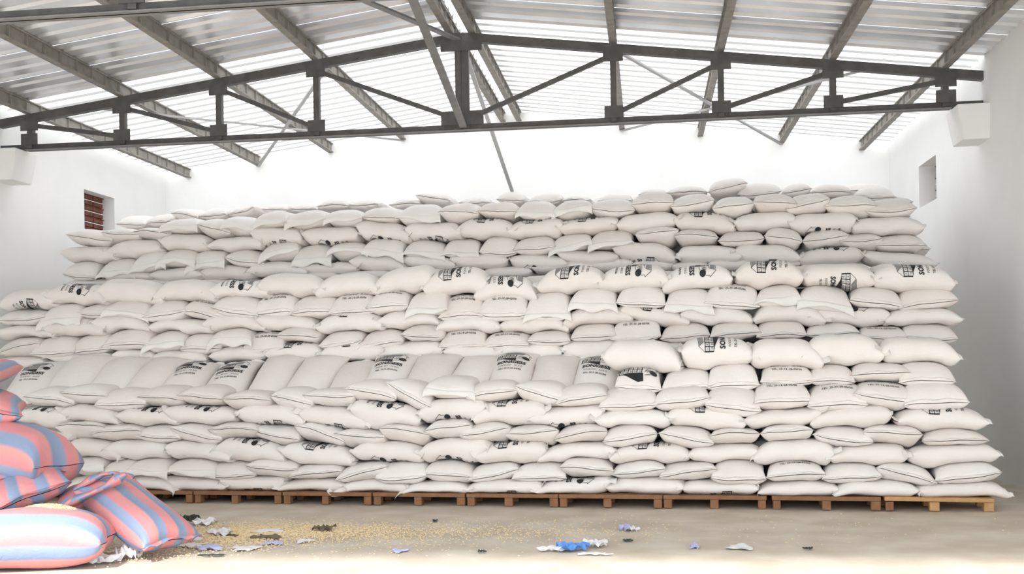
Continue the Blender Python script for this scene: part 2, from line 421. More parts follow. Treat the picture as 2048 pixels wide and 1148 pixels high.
# each sack of a row, left to right: side shown (L long side, E sewn end, F sewn end with loose flap),
# left tip along the face and height, right tip along the face and height, top and bottom height (metres)
ROWS = {
'A1': [
  ('L',-7.913,0.169,-7.022,0.159,0.31,0.112), ('L',-7.069,0.209,-6.21,0.148,0.345,0.119), ('L',-6.495,0.273,-5.533,0.195,0.331,0.124),
  ('L',-5.595,0.286,-4.691,0.283,0.33,0.126), ('L',-4.774,0.176,-3.875,0.239,0.31,0.133), ('L',-4.032,0.124,-3.026,0.221,0.303,0.12),
  ('L',-3.102,0.156,-2.239,0.203,0.28,0.128), ('L',-2.256,0.195,-1.288,0.241,0.314,0.136), ('L',-1.37,0.17,-0.45,0.301,0.333,0.135),
  ('L',-0.513,0.224,0.418,0.261,0.347,0.135), ('L',0.387,0.23,1.269,0.237,0.324,0.14), ('L',1.245,0.192,2.16,0.229,0.319,0.139),
  ('L',2.109,0.169,3.04,0.235,0.334,0.137), ('L',3.033,0.206,4.007,0.178,0.323,0.116),
],
'A2': [
  ('F',-7.843,0.475,-7.261,0.51,0.584,0.369), ('F',-7.31,0.4,-6.803,0.385,0.562,0.32), ('F',-6.914,0.435,-6.303,0.413,0.564,0.356),
  ('F',-6.376,0.421,-5.647,0.415,0.57,0.334), ('E',-5.811,0.34,-5.076,0.377,0.536,0.317), ('E',-5.218,0.483,-4.483,0.445,0.575,0.34),
  ('E',-4.603,0.346,-3.885,0.431,0.51,0.315), ('E',-3.982,0.301,-3.283,0.481,0.528,0.306), ('E',-3.446,0.344,-2.77,0.356,0.529,0.285),
  ('E',-2.844,0.387,-2.174,0.348,0.555,0.269), ('E',-2.247,0.311,-1.596,0.455,0.519,0.305), ('E',-1.686,0.323,-0.999,0.35,0.529,0.277),
  ('E',-1.083,0.481,-0.418,0.445,0.582,0.335), ('E',-0.473,0.383,0.203,0.485,0.547,0.338), ('E',0.111,0.371,0.804,0.457,0.537,0.311),
  ('E',0.721,0.359,1.363,0.348,0.56,0.277), ('E',1.355,0.363,2.033,0.418,0.551,0.304), ('E',1.983,0.366,2.654,0.384,0.53,0.283),
  ('E',2.586,0.493,3.233,0.323,0.521,0.275), ('E',3.214,0.344,3.924,0.441,0.536,0.294),
],
'A3': [
  ('L',-7.943,0.702,-7.081,0.591,0.81,0.578), ('L',-7.269,0.71,-6.356,0.668,0.809,0.571), ('L',-6.374,0.718,-5.433,0.568,0.774,0.533),
  ('L',-5.675,0.693,-4.7,0.577,0.821,0.535), ('L',-4.726,0.668,-3.76,0.53,0.755,0.468), ('L',-3.767,0.66,-2.844,0.596,0.781,0.536),
  ('L',-2.885,0.636,-1.984,0.732,0.825,0.561), ('L',-2.166,0.597,-1.262,0.692,0.776,0.516), ('L',-1.361,0.559,-0.408,0.684,0.759,0.541),
  ('L',-0.48,0.576,0.467,0.608,0.758,0.543), ('L',0.463,0.623,1.284,0.661,0.741,0.536), ('L',1.231,0.579,2.149,0.654,0.793,0.517),
  ('L',2.098,0.58,2.962,0.625,0.747,0.512), ('L',2.954,0.596,3.921,0.623,0.739,0.507),
],
'A4': [
  ('E',-8.376,0.866,-7.804,0.822,0.938,0.788), ('E',-8.052,1.012,-7.275,1.0,1.072,0.818), ('E',-7.505,0.89,-6.72,0.955,1.026,0.783),
  ('E',-6.862,0.896,-6.167,0.827,1.014,0.765), ('E',-6.321,1.004,-5.585,0.809,1.031,0.747), ('E',-5.754,0.959,-5.028,0.932,1.042,0.808),
  ('E',-5.172,0.932,-4.477,0.815,1.005,0.749), ('E',-4.544,0.995,-3.864,0.79,1.01,0.721), ('E',-4.008,0.904,-3.327,0.853,0.95,0.712),
  ('E',-3.41,0.974,-2.743,0.868,0.992,0.752), ('E',-2.817,0.916,-2.183,1.008,1.064,0.807), ('E',-2.357,0.859,-1.691,0.974,1.015,0.759),
  ('E',-1.807,0.881,-1.091,0.925,0.985,0.742), ('E',-1.156,0.809,-0.493,0.923,0.985,0.749), ('E',-0.557,0.788,0.101,0.882,0.982,0.707),
  ('E',0.117,0.913,0.771,0.752,0.96,0.676), ('E',0.707,0.858,1.301,0.879,0.93,0.728), ('E',1.3,0.879,1.904,0.921,0.973,0.751),
  ('E',1.896,0.884,2.57,0.772,0.957,0.709), ('E',2.453,0.904,3.108,0.851,0.967,0.723), ('E',3.087,0.786,3.809,0.799,0.916,0.701),
],
'A5': [
  ('L',-8.78,1.156,-7.874,1.089,1.254,1.039), ('L',-7.969,1.202,-7.075,1.05,1.285,1.009), ('L',-7.102,1.144,-6.211,1.045,1.248,1.01),
  ('L',-6.394,1.199,-5.375,1.116,1.257,1.011), ('L',-5.375,1.157,-4.422,1.035,1.27,1.009), ('L',-4.509,1.159,-3.598,0.998,1.227,0.959),
  ('L',-3.81,1.212,-2.893,1.035,1.281,0.998), ('L',-2.9,1.14,-2.02,1.229,1.333,1.077), ('L',-2.203,1.071,-1.27,1.167,1.286,0.994),
  ('L',-1.473,1.066,-0.553,1.154,1.209,0.987), ('L',-0.641,1.038,0.253,1.04,1.163,0.936), ('L',0.223,1.087,1.143,0.99,1.187,0.928),
  ('L',1.128,1.012,2.018,1.119,1.15,0.969), ('L',1.865,0.986,2.775,1.084,1.188,0.929), ('L',2.83,1.018,3.817,0.99,1.158,0.903),
],
'A6': [
  ('E',-8.585,1.42,-7.776,1.299,1.539,1.234), ('E',-7.967,1.457,-7.284,1.406,1.575,1.299), ('E',-7.468,1.279,-6.7,1.298,1.516,1.208),
  ('E',-6.84,1.385,-6.151,1.352,1.535,1.251), ('E',-6.242,1.404,-5.566,1.346,1.527,1.253), ('E',-5.575,1.352,-4.903,1.332,1.459,1.185),
  ('E',-4.912,1.394,-4.316,1.257,1.49,1.168), ('E',-4.453,1.397,-3.751,1.365,1.475,1.214), ('E',-3.878,1.464,-3.191,1.327,1.575,1.283),
  ('E',-3.339,1.555,-2.724,1.227,1.555,1.2), ('F',-2.82,1.452,-2.161,1.396,1.609,1.332), ('E',-2.276,1.342,-1.61,1.406,1.545,1.26),
  ('E',-1.658,1.485,-1.01,1.29,1.528,1.215), ('E',-1.137,1.237,-0.494,1.354,1.482,1.194), ('E',-0.613,1.201,0.11,1.225,1.443,1.159),
  ('E',0.049,1.234,0.735,1.318,1.443,1.138), ('E',0.652,1.228,1.321,1.14,1.443,1.096), ('E',1.229,1.246,1.908,1.239,1.488,1.152),
  ('E',1.843,1.18,2.524,1.204,1.457,1.139), ('E',2.365,1.36,3.052,1.228,1.458,1.143), ('E',2.906,1.193,3.624,1.223,1.465,1.126),
],
'A7': [
  ('E',-0.427,1.441,0.146,1.411,1.682,1.396), ('E',0.138,1.396,0.733,1.435,1.66,1.389), ('E',0.687,1.412,1.308,1.443,1.71,1.382),
  ('E',1.309,1.488,1.946,1.48,1.676,1.433), ('E',1.874,1.473,2.406,1.474,1.675,1.426), ('E',2.351,1.556,3.029,1.557,1.684,1.452),
  ('E',2.888,1.455,3.519,1.441,1.687,1.416),
],
'A8': [
  ('L',-0.561,1.811,0.394,1.669,2.02,1.634), ('L',0.366,1.857,1.235,1.794,2.024,1.652), ('L',1.205,1.795,2.035,1.68,1.991,1.631),
  ('L',1.876,1.828,2.747,1.766,2.029,1.658), ('L',2.712,1.842,3.586,1.724,1.965,1.659),
],
'B1': [
  ('L',-9.971,1.898,-9.057,1.863,1.973,1.771), ('L',-9.055,1.968,-8.014,1.949,2.04,1.864), ('L',-7.982,1.977,-7.319,1.955,2.07,1.886),
  ('L',-7.33,1.927,-6.436,1.893,2.027,1.832), ('L',-6.435,1.93,-5.552,1.923,2.083,1.854), ('L',-5.524,1.94,-4.672,1.924,2.11,1.842),
  ('L',-4.691,1.925,-3.783,1.952,2.11,1.827), ('L',-3.821,1.917,-2.907,1.944,2.091,1.811), ('L',-2.916,1.927,-2.097,1.911,2.041,1.796),
  ('L',-2.125,1.929,-1.229,1.894,2.041,1.782), ('L',-1.245,1.937,-0.421,1.964,2.054,1.767), ('L',-0.438,1.93,0.383,1.914,2.006,1.753),
  ('L',0.366,1.914,1.103,1.899,2.006,1.74),
],
'B2': [
  ('E',-9.919,2.041,-9.158,2.179,2.286,1.984), ('E',-9.312,2.007,-8.564,2.044,2.292,1.987), ('E',-8.692,2.022,-7.977,2.06,2.317,1.991),
  ('E',-8.122,2.101,-7.327,2.113,2.378,2.064), ('F',-7.44,2.087,-6.788,2.147,2.326,2.027), ('E',-6.861,2.048,-6.211,2.044,2.284,1.994),
  ('F',-6.418,2.149,-5.736,2.143,2.334,2.034), ('E',-5.895,2.01,-5.252,2.034,2.289,2.012), ('E',-5.347,2.216,-4.686,2.157,2.331,2.1),
  ('E',-4.735,2.041,-4.074,2.122,2.27,2.033), ('E',-4.132,2.002,-3.472,2.074,2.274,1.989), ('E',-3.507,2.183,-2.879,2.117,2.33,2.088),
  ('E',-2.972,1.997,-2.308,1.992,2.255,1.992), ('E',-2.362,1.976,-1.691,1.991,2.196,1.941), ('E',-1.718,2.057,-1.121,2.024,2.199,1.964),
  ('E',-1.137,2.079,-0.515,2.099,2.288,2.028), ('E',-0.6,2.058,0.078,2.065,2.325,2.059), ('E',0.061,2.036,0.718,2.071,2.257,1.994),
  ('E',0.701,2.055,1.362,2.081,2.249,2.03), ('E',1.29,2.034,1.931,2.044,2.268,2.017), ('E',1.908,2.044,2.576,2.069,2.202,2.003),
  ('E',2.567,2.029,3.153,2.0,2.162,1.941), ('E',3.077,1.994,3.75,1.959,2.172,1.913),
],
'B3': [
  ('L',-9.994,2.334,-8.97,2.292,2.454,2.271), ('L',-9.108,2.391,-8.096,2.329,2.537,2.251), ('L',-8.294,2.467,-7.356,2.34,2.573,2.319),
  ('L',-7.397,2.369,-6.399,2.318,2.493,2.288), ('L',-6.528,2.395,-5.554,2.307,2.563,2.296), ('L',-5.671,2.429,-4.767,2.324,2.513,2.277),
  ('L',-4.777,2.306,-3.79,2.301,2.515,2.237), ('L',-3.845,2.373,-2.957,2.316,2.527,2.288), ('L',-3.023,2.238,-2.109,2.234,2.443,2.197),
  ('L',-2.119,2.26,-1.151,2.194,2.401,2.176), ('L',-1.246,2.282,-0.317,2.327,2.498,2.241), ('L',-0.468,2.442,0.436,2.249,2.488,2.231),
  ('L',0.339,2.361,1.271,2.245,2.453,2.203), ('L',1.256,2.253,2.157,2.222,2.477,2.205), ('L',1.977,2.292,2.952,2.307,2.398,2.162),
  ('L',2.866,2.196,3.784,2.189,2.366,2.141),
],
'B4': [
  ('E',-9.957,2.543,-9.119,2.56,2.716,2.458), ('F',-9.228,2.486,-8.49,2.544,2.774,2.422), ('E',-8.595,2.618,-7.881,2.575,2.756,2.54),
  ('F',-8.11,2.647,-7.386,2.534,2.799,2.493), ('E',-7.468,2.517,-6.793,2.601,2.784,2.455), ('E',-6.864,2.603,-6.194,2.457,2.762,2.462),
  ('E',-6.37,2.645,-5.66,2.498,2.821,2.513), ('E',-5.8,2.492,-5.097,2.546,2.816,2.467), ('E',-5.194,2.521,-4.484,2.544,2.785,2.487),
  ('E',-4.59,2.5,-3.892,2.499,2.803,2.484), ('E',-4.022,2.561,-3.409,2.588,2.813,2.493), ('F',-3.428,2.527,-2.835,2.511,2.804,2.477),
  ('E',-2.973,2.392,-2.342,2.41,2.735,2.398), ('E',-2.422,2.442,-1.722,2.403,2.726,2.382), ('F',-1.759,2.386,-1.124,2.395,2.724,2.366),
  ('F',-1.147,2.541,-0.506,2.506,2.782,2.453), ('E',-0.515,2.523,0.148,2.495,2.781,2.491), ('F',0.131,2.488,0.755,2.428,2.724,2.384),
  ('E',0.642,2.493,1.354,2.445,2.764,2.477), ('F',1.291,2.488,1.857,2.569,2.72,2.428), ('F',1.825,2.497,2.502,2.38,2.693,2.345),
  ('E',2.458,2.478,3.115,2.384,2.656,2.366), ('E',3.047,2.365,3.777,2.439,2.627,2.335),
],
'B5': [
  ('L',-9.944,2.768,-8.981,2.779,3.011,2.692), ('L',-9.109,2.889,-8.126,2.783,3.061,2.755), ('L',-8.293,2.94,-7.208,2.766,3.108,2.721),
  ('L',-7.331,2.826,-6.331,2.768,3.059,2.732), ('L',-6.492,2.847,-5.513,2.826,3.031,2.754), ('L',-5.691,2.942,-4.696,2.846,3.105,2.776),
  ('L',-4.812,2.805,-3.877,2.83,3.075,2.741), ('L',-3.952,2.814,-3.073,2.991,3.127,2.77), ('L',-3.224,2.809,-2.309,2.894,3.091,2.712),
  ('L',-2.475,2.68,-1.591,2.627,2.96,2.611), ('L',-1.572,2.781,-0.673,2.838,3.056,2.694), ('L',-0.751,2.798,0.176,2.827,3.035,2.694),
  ('L',0.107,2.711,1.021,2.815,3.004,2.676), ('L',1.031,2.849,1.894,2.794,3.038,2.706), ('L',1.886,2.811,2.805,2.739,2.964,2.669),
  ('L',2.774,2.74,3.751,2.656,2.915,2.567),
],
'C1': [
  ('L',-9.79,3.166,-8.857,3.167,3.266,3.109), ('L',-8.904,3.127,-7.878,3.094,3.245,3.069), ('L',-7.901,3.095,-6.878,3.062,3.201,3.028),
  ('L',-6.899,3.083,-5.9,3.071,3.168,2.996), ('L',-5.899,3.191,-5.009,3.161,3.259,3.116), ('L',-5.03,3.161,-4.117,3.13,3.234,3.087),
  ('L',-4.137,3.17,-3.244,3.139,3.252,3.077), ('L',-3.265,3.14,-2.687,3.12,3.226,3.053), ('L',-2.706,3.159,-1.943,3.094,3.222,3.031),
  ('L',-1.963,3.169,-1.005,3.154,3.275,3.095), ('L',-1.023,3.164,-0.413,3.17,3.28,3.087), ('L',-0.46,3.162,0.169,3.13,3.244,3.067),
  ('L',0.132,3.131,0.679,3.121,3.205,3.048), ('L',0.661,3.149,1.306,3.116,3.22,3.046), ('L',1.218,3.129,1.959,3.084,3.206,3.024),
  ('L',1.941,3.057,2.855,3.015,3.109,2.978),
],
'C2': [
  ('L',-9.017,3.266,-8.124,3.257,3.355,3.226), ('L',-8.203,3.28,-7.272,3.248,3.393,3.178), ('L',-7.36,3.261,-6.437,3.25,3.404,3.181),
  ('L',-6.525,3.283,-5.493,3.227,3.431,3.211), ('L',-5.598,3.321,-4.693,3.268,3.399,3.205), ('L',-4.795,3.391,-3.89,3.24,3.468,3.222),
  ('L',-3.969,3.389,-3.082,3.269,3.421,3.223), ('L',-3.18,3.36,-2.281,3.288,3.416,3.204), ('L',-2.272,3.314,-1.403,3.225,3.379,3.151),
  ('L',-1.515,3.371,-0.616,3.299,3.416,3.19), ('L',-0.689,3.414,0.216,3.23,3.495,3.215), ('L',0.208,3.268,1.13,3.223,3.421,3.173),
  ('L',1.034,3.309,1.934,3.175,3.397,3.115), ('L',1.925,3.148,2.823,3.177,3.325,3.083), ('L',2.789,3.17,3.755,3.004,3.219,3.0),
],
'C3': [
  ('E',-9.788,3.341,-9.16,3.278,3.576,3.282), ('F',-9.136,3.315,-8.471,3.343,3.593,3.273), ('F',-8.539,3.366,-7.904,3.456,3.695,3.347),
  ('F',-8.06,3.503,-7.391,3.478,3.692,3.407), ('F',-7.548,3.382,-6.885,3.479,3.666,3.362), ('E',-6.884,3.509,-6.224,3.425,3.65,3.345),
  ('F',-6.288,3.537,-5.624,3.601,3.757,3.444), ('F',-5.723,3.416,-5.09,3.442,3.684,3.397), ('F',-5.15,3.572,-4.507,3.527,3.701,3.411),
  ('F',-4.568,3.559,-3.915,3.456,3.736,3.472), ('F',-3.936,3.457,-3.272,3.421,3.689,3.437), ('F',-3.312,3.423,-2.736,3.42,3.684,3.415),
  ('E',-2.736,3.449,-2.131,3.406,3.698,3.398), ('E',-2.2,3.444,-1.554,3.476,3.663,3.374), ('F',-1.651,3.413,-1.022,3.557,3.668,3.404),
  ('F',-1.061,3.475,-0.407,3.495,3.703,3.428), ('E',-0.386,3.615,0.257,3.661,3.745,3.472), ('E',0.182,3.572,0.823,3.508,3.654,3.439),
  ('E',0.804,3.464,1.461,3.473,3.627,3.368), ('E',1.454,3.509,1.985,3.415,3.638,3.335), ('E',1.976,3.398,2.622,3.487,3.594,3.3),
  ('E',2.484,3.395,3.078,3.414,3.51,3.257), ('E',2.967,3.304,3.643,3.294,3.473,3.219),
],
'C4': [
  ('L',-9.876,3.712,-8.87,3.611,3.814,3.542), ('L',-9.031,3.68,-8.043,3.724,3.885,3.594), ('L',-8.064,3.828,-7.211,3.752,3.95,3.673),
  ('L',-7.211,3.722,-6.244,3.713,3.861,3.627), ('L',-6.46,3.894,-5.577,3.767,3.982,3.68), ('L',-5.597,3.838,-4.668,3.808,3.953,3.675),
  ('L',-4.686,3.928,-3.842,3.734,3.974,3.669), ('L',-3.902,3.835,-3.012,3.738,3.948,3.656), ('L',-3.091,3.8,-2.18,3.741,3.96,3.66),
  ('L',-2.299,3.725,-1.461,3.822,3.913,3.617), ('L',-1.52,3.758,-0.643,3.824,3.896,3.65), ('L',-0.672,3.769,0.232,3.803,3.941,3.651),
  ('L',0.194,3.786,1.057,3.656,3.902,3.597), ('L',1.032,3.73,1.886,3.756,3.863,3.58), ('L',1.806,3.678,2.729,3.7,3.825,3.527),
  ('L',2.649,3.586,3.608,3.536,3.722,3.464),
],
'C5': [
  ('E',-9.763,4.005,-8.914,3.866,4.099,3.826), ('E',-9.142,4.031,-8.452,3.96,4.097,3.842), ('E',-8.543,4.016,-7.885,3.936,4.071,3.88),
  ('F',-8.041,4.067,-7.39,4.058,4.215,3.942), ('E',-7.435,4.081,-6.818,3.912,4.178,3.866), ('F',-6.968,4.121,-6.359,3.932,4.198,3.867),
  ('E',-6.425,3.915,-6.187,3.885,4.124,3.845), ('F',-6.423,4.076,-5.862,4.051,4.265,3.946), ('F',-5.884,4.072,-5.203,4.071,4.247,3.92),
  ('F',-5.234,4.093,-4.617,4.054,4.237,3.913), ('E',-4.638,4.055,-3.999,4.026,4.238,3.995), ('F',-4.059,4.068,-3.349,4.026,4.258,3.918),
  ('E',-3.388,4.086,-2.74,4.027,4.236,3.919), ('E',-2.769,4.086,-2.141,4.028,4.226,3.969), ('F',-2.162,4.017,-1.581,3.99,4.224,3.911),
  ('F',-1.619,4.01,-1.026,4.086,4.197,3.896), ('E',-1.055,4.041,-0.38,3.971,4.189,3.887), ('E',-0.435,4.058,0.185,4.056,4.25,3.954),
  ('E',0.129,4.003,0.767,4.073,4.202,3.899), ('E',0.729,3.956,1.331,4.0,4.126,3.807), ('E',1.305,4.01,1.921,3.953,4.143,3.872),
  ('E',1.762,3.888,2.375,4.021,4.12,3.778), ('E',2.295,3.899,3.006,3.901,4.063,3.754), ('E',2.851,3.805,3.544,3.831,4.008,3.716),
],
'D1': [
  ('E',-9.401,4.274,-8.822,4.248,4.445,4.191), ('E',-8.797,4.269,-8.249,4.288,4.444,4.187), ('E',-8.329,4.41,-7.847,4.312,4.506,4.277),
  ('E',-7.847,4.334,-7.31,4.352,4.504,4.276), ('E',-7.31,4.352,-6.813,4.435,4.511,4.295), ('E',-6.689,4.408,-6.235,4.387,4.508,4.332),
  ('E',-6.19,4.385,-5.707,4.362,4.5,4.329), ('E',-5.695,4.403,-5.119,4.386,4.547,4.345), ('E',-5.229,4.402,-4.627,4.394,4.513,4.323),
  ('E',-4.443,4.364,-3.926,4.36,4.486,4.308), ('E',-4.009,4.508,-3.436,4.387,4.557,4.348), ('E',-3.289,4.349,-2.766,4.334,4.449,4.274),
  ('E',-2.663,4.377,-2.21,4.335,4.499,4.304), ('E',-2.128,4.331,-1.6,4.305,4.47,4.266), ('E',-1.6,4.295,-1.139,4.282,4.394,4.242),
  ('E',-1.039,4.267,-0.505,4.251,4.404,4.243), ('E',-0.405,4.335,0.043,4.322,4.443,4.273), ('E',0.023,4.333,0.658,4.311,4.455,4.277),
  ('E',0.658,4.311,1.247,4.435,4.545,4.266), ('E',1.093,4.25,1.749,4.294,4.461,4.223), ('E',1.749,4.236,2.183,4.281,4.403,4.186),
  ('E',2.182,4.243,2.755,4.205,4.382,4.17), ('E',2.808,4.155,3.371,4.108,4.302,4.092),
],
}
PRINTS = {'B5': {8: 'UL', 9: 'UR', 10: 'UL', 11: 'UR', 12: 'UR', 13: 'UL', 14: 'DR', 15: 'UL', 1: 'UR', 0: 'DR', 4: 'UR'}, 'A8': {1: 'UL'}, 'A5': {0: 'UR', 2: 'UR', 3: 'UR', 4: 'DR', 5: 'DR', 6: 'UR', 7: 'DL', 8: 'UL', 9: 'DL', 11: 'UL', 14: 'UL'}, 'A3': {3: 'UR', 4: 'UL', 5: 'DL', 6: 'DL', 7: 'UL', 9: 'UL'}, 'A1': {3: 'DR', 7: 'DR', 8: 'UR', 10: 'DR'}, 'C4': {7: 'DR', 5: 'DL', 6: 'DL', 8: 'UL', 4: 'DR', 9: 'UL', 10: 'UL', 12: 'UL', 14: 'DL'}, 'C2': {8: 'DL', 10: 'DR', 12: 'DR', 13: 'UR', 4: 'UL'}, 'B3': {6: 'UL', 11: 'UL', 14: 'UR'}, 'B1': {6: 'UL', 5: 'UL'}, 'B4': {5: 'T', 7: 'T', 9: 'T', 10: 'T', 12: 'T', 13: 'T', 18: 'T'}, 'B2': {7: 'T', 12: 'T', 13: 'T', 16: 'T', 21: 'T'}, 'A7': {0: 'A', 3: 'T'}, 'A6': {17: 'T', 18: 'T', 19: 'T'}, 'A2': {16: 'T'}}
SLOPED = [(-8.826, 1.438, -9.027, 1.901, 0.753, 1), (-8.175, 1.52, -8.265, 1.991, 0.719, 0), (-7.576, 1.531, -7.628, 1.96, 0.661, 0), (-7.036, 1.524, -6.981, 1.948, 0.596, 0), (-6.447, 1.534, -6.531, 1.84, 0.604, 1), (-5.797, 1.482, -5.927, 1.865, 0.589, 1), (-5.196, 1.466, -5.216, 1.934, 0.537, 0), (-4.616, 1.46, -4.617, 1.923, 0.598, 0), (-4.039, 1.486, -4.064, 1.833, 0.542, 0), (-3.479, 1.53, -3.581, 1.935, 0.58, 1), (-2.93, 1.522, -2.953, 1.923, 0.606, 0), (-2.373, 1.532, -2.363, 1.88, 0.551, 0), (-1.829, 1.524, -1.864, 1.914, 0.542, 1), (-1.288, 1.452, -1.306, 1.861, 0.568, 0), (-0.734, 1.413, -0.739, 1.833, 0.578, 2)]

# ------------------------------------------------------------------ pallets
FO = Vector((0, 12.80, 0))
E_U = Vector((math.cos(FACE_ANGLE), math.sin(FACE_ANGLE), 0)); E_V = Vector((-math.sin(FACE_ANGLE), math.cos(FACE_ANGLE), 0))
def face(u, v, z): return FO + E_U * u + E_V * v + Vector((0, 0, z))

ORD = ['zeroth', 'first', 'second', 'third', 'fourth', 'fifth', 'sixth', 'seventh', 'eighth', 'ninth', 'tenth', 'eleventh', 'twelfth', 'thirteenth']
PALLETS = [(-8.36, -7.17), (-7.15, -5.97), (-5.95, -4.72), (-4.70, -3.50), (-3.48, -2.28), (-2.26, -1.11), (-1.10, 0.15), (0.16, 1.36), (1.42, 2.63), (2.67, 3.84)]
for i, (u0, u1) in enumerate(PALLETS):
    last = i == len(PALLETS) - 1
    w = u1 - u0
    p = empty('pallet', face((u0 + u1) / 2, 0.0, 0.0), FACE_ANGLE)
    lab = 'fresh orange wooden pallet at the right end of the stack' if last else 'brown wooden pallet, %s from the right under the white sacks' % ORD[len(PALLETS) - i]
    tag(p, lab, 'pallet', 'pallets under the sacks')
    mw_ = M_WOOD2 if last else M_WOOD
    sag = 0.0
    H0 = 0.155 if not last else 0.150
    mb = MB().box((-w / 2, -0.005, H0 - 0.047), (w / 2, 0.095, H0)); mb.v = [(x, y, z + (0.012 if last and x < 0 else 0)) for x, y, z in mb.v]
    mb.build('lead_board', mw_, p, 0.004)
    for k in range(6):
        y0 = 0.14 + k * 0.15
        MB().box((-w / 2, y0, H0 - 0.022), (w / 2, y0 + 0.10, H0)).build('deck_board', mw_, p)
    for k in range(3):
        x = (-w / 2 + 0.055, random.uniform(-0.05, 0.05), w / 2 - 0.055)[k]
        for j in range(3):
            y = 0.05 + j * 0.42
            hw = random.uniform(0.042, 0.055)
            MB().box((x - hw, y - 0.045, 0.0), (x + hw, y + 0.06, H0 - 0.022 - (0.025 if j == 0 else 0))).build('block', M_WOOD if not (last and k) else M_WOOD2, p, 0.006)
        MB().box((x - 0.04, 0.11, H0 - 0.045), (x + 0.04, 1.0, H0 - 0.022)).build('stringer', mw_, p)

# ------------------------------------------------------------------ print: warehouse drawing and lettering
def print_template():
    V = []; Fc = []; Mi = []
    def poly(pts, mi=0):
        bm = bmesh.new()
        vs = [bm.verts.new((x, y, 0)) for x, y in pts]
        bm.faces.new(vs)
        bmesh.ops.triangulate(bm, faces=bm.faces[:])
        for _ in range(4):
            es = [e for e in bm.edges if e.calc_length() > 0.035]
            if not es: break
            bmesh.ops.subdivide_edges(bm, edges=es, cuts=1)
            bmesh.ops.triangulate(bm, faces=[q for q in bm.faces if len(q.verts) > 3])
        n = len(V)
        bm.verts.index_update()
        V.extend((v.co.x, v.co.y) for v in bm.verts)
        for q in bm.faces: Fc.append(tuple(n + v.index for v in q.verts)); Mi.append(mi)
        bm.free()
    def line(p, q, t=0.005, mi=0):
        d = Vector((q[0] - p[0], q[1] - p[1])); d.normalize(); nn = Vector((-d.y, d.x)) * t / 2
        poly([(p[0] - nn.x, p[1] - nn.y), (q[0] - nn.x, q[1] - nn.y), (q[0] + nn.x, q[1] + nn.y), (p[0] + nn.x, p[1] + nn.y)], mi)
    def rect(x0, y0, x1, y1, mi=0): poly([(x0, y0), (x1, y0), (x1, y1), (x0, y1)], mi)
    C0 = 0.085
    # wall of the warehouse: black bars between two rows of openings
    rect(-0.25, C0 - 0.055, -0.232, C0 + 0.055)
    rect(-0.232, C0 + 0.045, 0.06, C0 + 0.055); rect(-0.232, C0 - 0.004, 0.06, C0 + 0.004)
    for k in range(5):
        x = -0.232 + 0.056 * k
        rect(x + 0.046, C0 + 0.004, x + 0.058, C0 + 0.045)
        rect(x + 0.016, C0 + 0.016, x + 0.032, C0 + 0.021); rect(x + 0.016, C0 + 0.03, x + 0.032, C0 + 0.034)
        rect(x + 0.016, C0 + 0.016, x + 0.020, C0 + 0.034)
        rect(x + 0.046, C0 - 0.05, x + 0.055, C0 - 0.004)
        rect(x + 0.018, C0 - 0.05, x + 0.025, C0 - 0.018); rect(x + 0.034, C0 - 0.045, x + 0.040, C0 - 0.022)
    # dark ground wedge under the wall
    poly([(-0.25, C0 - 0.055), (-0.18, C0 - 0.066), (-0.10, C0 - 0.10), (0.0, C0 - 0.125), (0.06, C0 - 0.12), (0.06, C0 - 0.05), (-0.10, C0 - 0.05)])
    # roof outline and grey far slope
    line((-0.25, C0 + 0.052), (-0.18, C0 + 0.125)); line((-0.18, C0 + 0.125), (0.17, C0 + 0.15)); line((-0.18, C0 + 0.125), (-0.10, C0 + 0.055), 0.004)
    poly([(-0.17, C0 + 0.12), (-0.11, C0 + 0.068), (0.14, C0 + 0.075), (0.16, C0 + 0.14)], 1)
    # gable and bowl at the right end
    line((0.17, C0 + 0.15), (0.25, C0 + 0.075), 0.007); line((0.25, C0 + 0.075), (0.225, C0 + 0.065), 0.006); line((0.225, C0 + 0.065), (0.225, C0 + 0.02), 0.006)
    line((0.06, C0 + 0.055), (0.12, C0 + 0.06)); line((0.12, C0 + 0.06), (0.15, C0 + 0.10), 0.004)
    poly([(0.19 + 0.052 * math.cos(a), C0 - 0.02 + 0.042 * math.sin(a)) for a in np.linspace(0, 2 * math.pi, 16, endpoint=False)])
    for k in range(9):
        line((0.075 + 0.011 * k, C0 - 0.04 + 0.01 * (k % 3)), (0.10 + 0.011 * k, C0 + 0.02 + 0.012 * (k % 2)), 0.004)
    line((0.08, C0 - 0.07), (0.15, C0 - 0.055), 0.006)
    NDRAW = [len(Fc)]
    def text(s, width, cy, off):
        cu = bpy.data.curves.new('lettering', 'FONT'); cu.body = s; cu.align_x = 'CENTER'; cu.size = 0.1; cu.offset = off; cu.resolution_u = 2
        o = bpy.data.objects.new('lettering', cu); COL.objects.link(o)
        dg = bpy.context.evaluated_depsgraph_get()
        me = bpy.data.meshes.new_from_object(o.evaluated_get(dg))
        co = np.array([v.co[:2] for v in me.vertices])
        k = width / (co[:, 0].max() - co[:, 0].min())
        n = len(V)
        V.extend((x * k, y * k + cy) for x, y in co)
        for q in me.polygons: Fc.append(tuple(n + i for i in q.vertices)); Mi.append(0)
        bpy.data.objects.remove(o); bpy.data.curves.remove(cu); bpy.data.meshes.remove(me)
    text('SONAGESS', 0.43, -0.105, 0.004)
    text('FOOD KEY    50 KG', 0.36, -0.175, 0.0)
    text('TEL: 25-31-28-05/06', 0.36, -0.245, 0.0015)
    return np.array(V), Fc, Mi, NDRAW[0]
PV, PF, PM, PN = print_template()
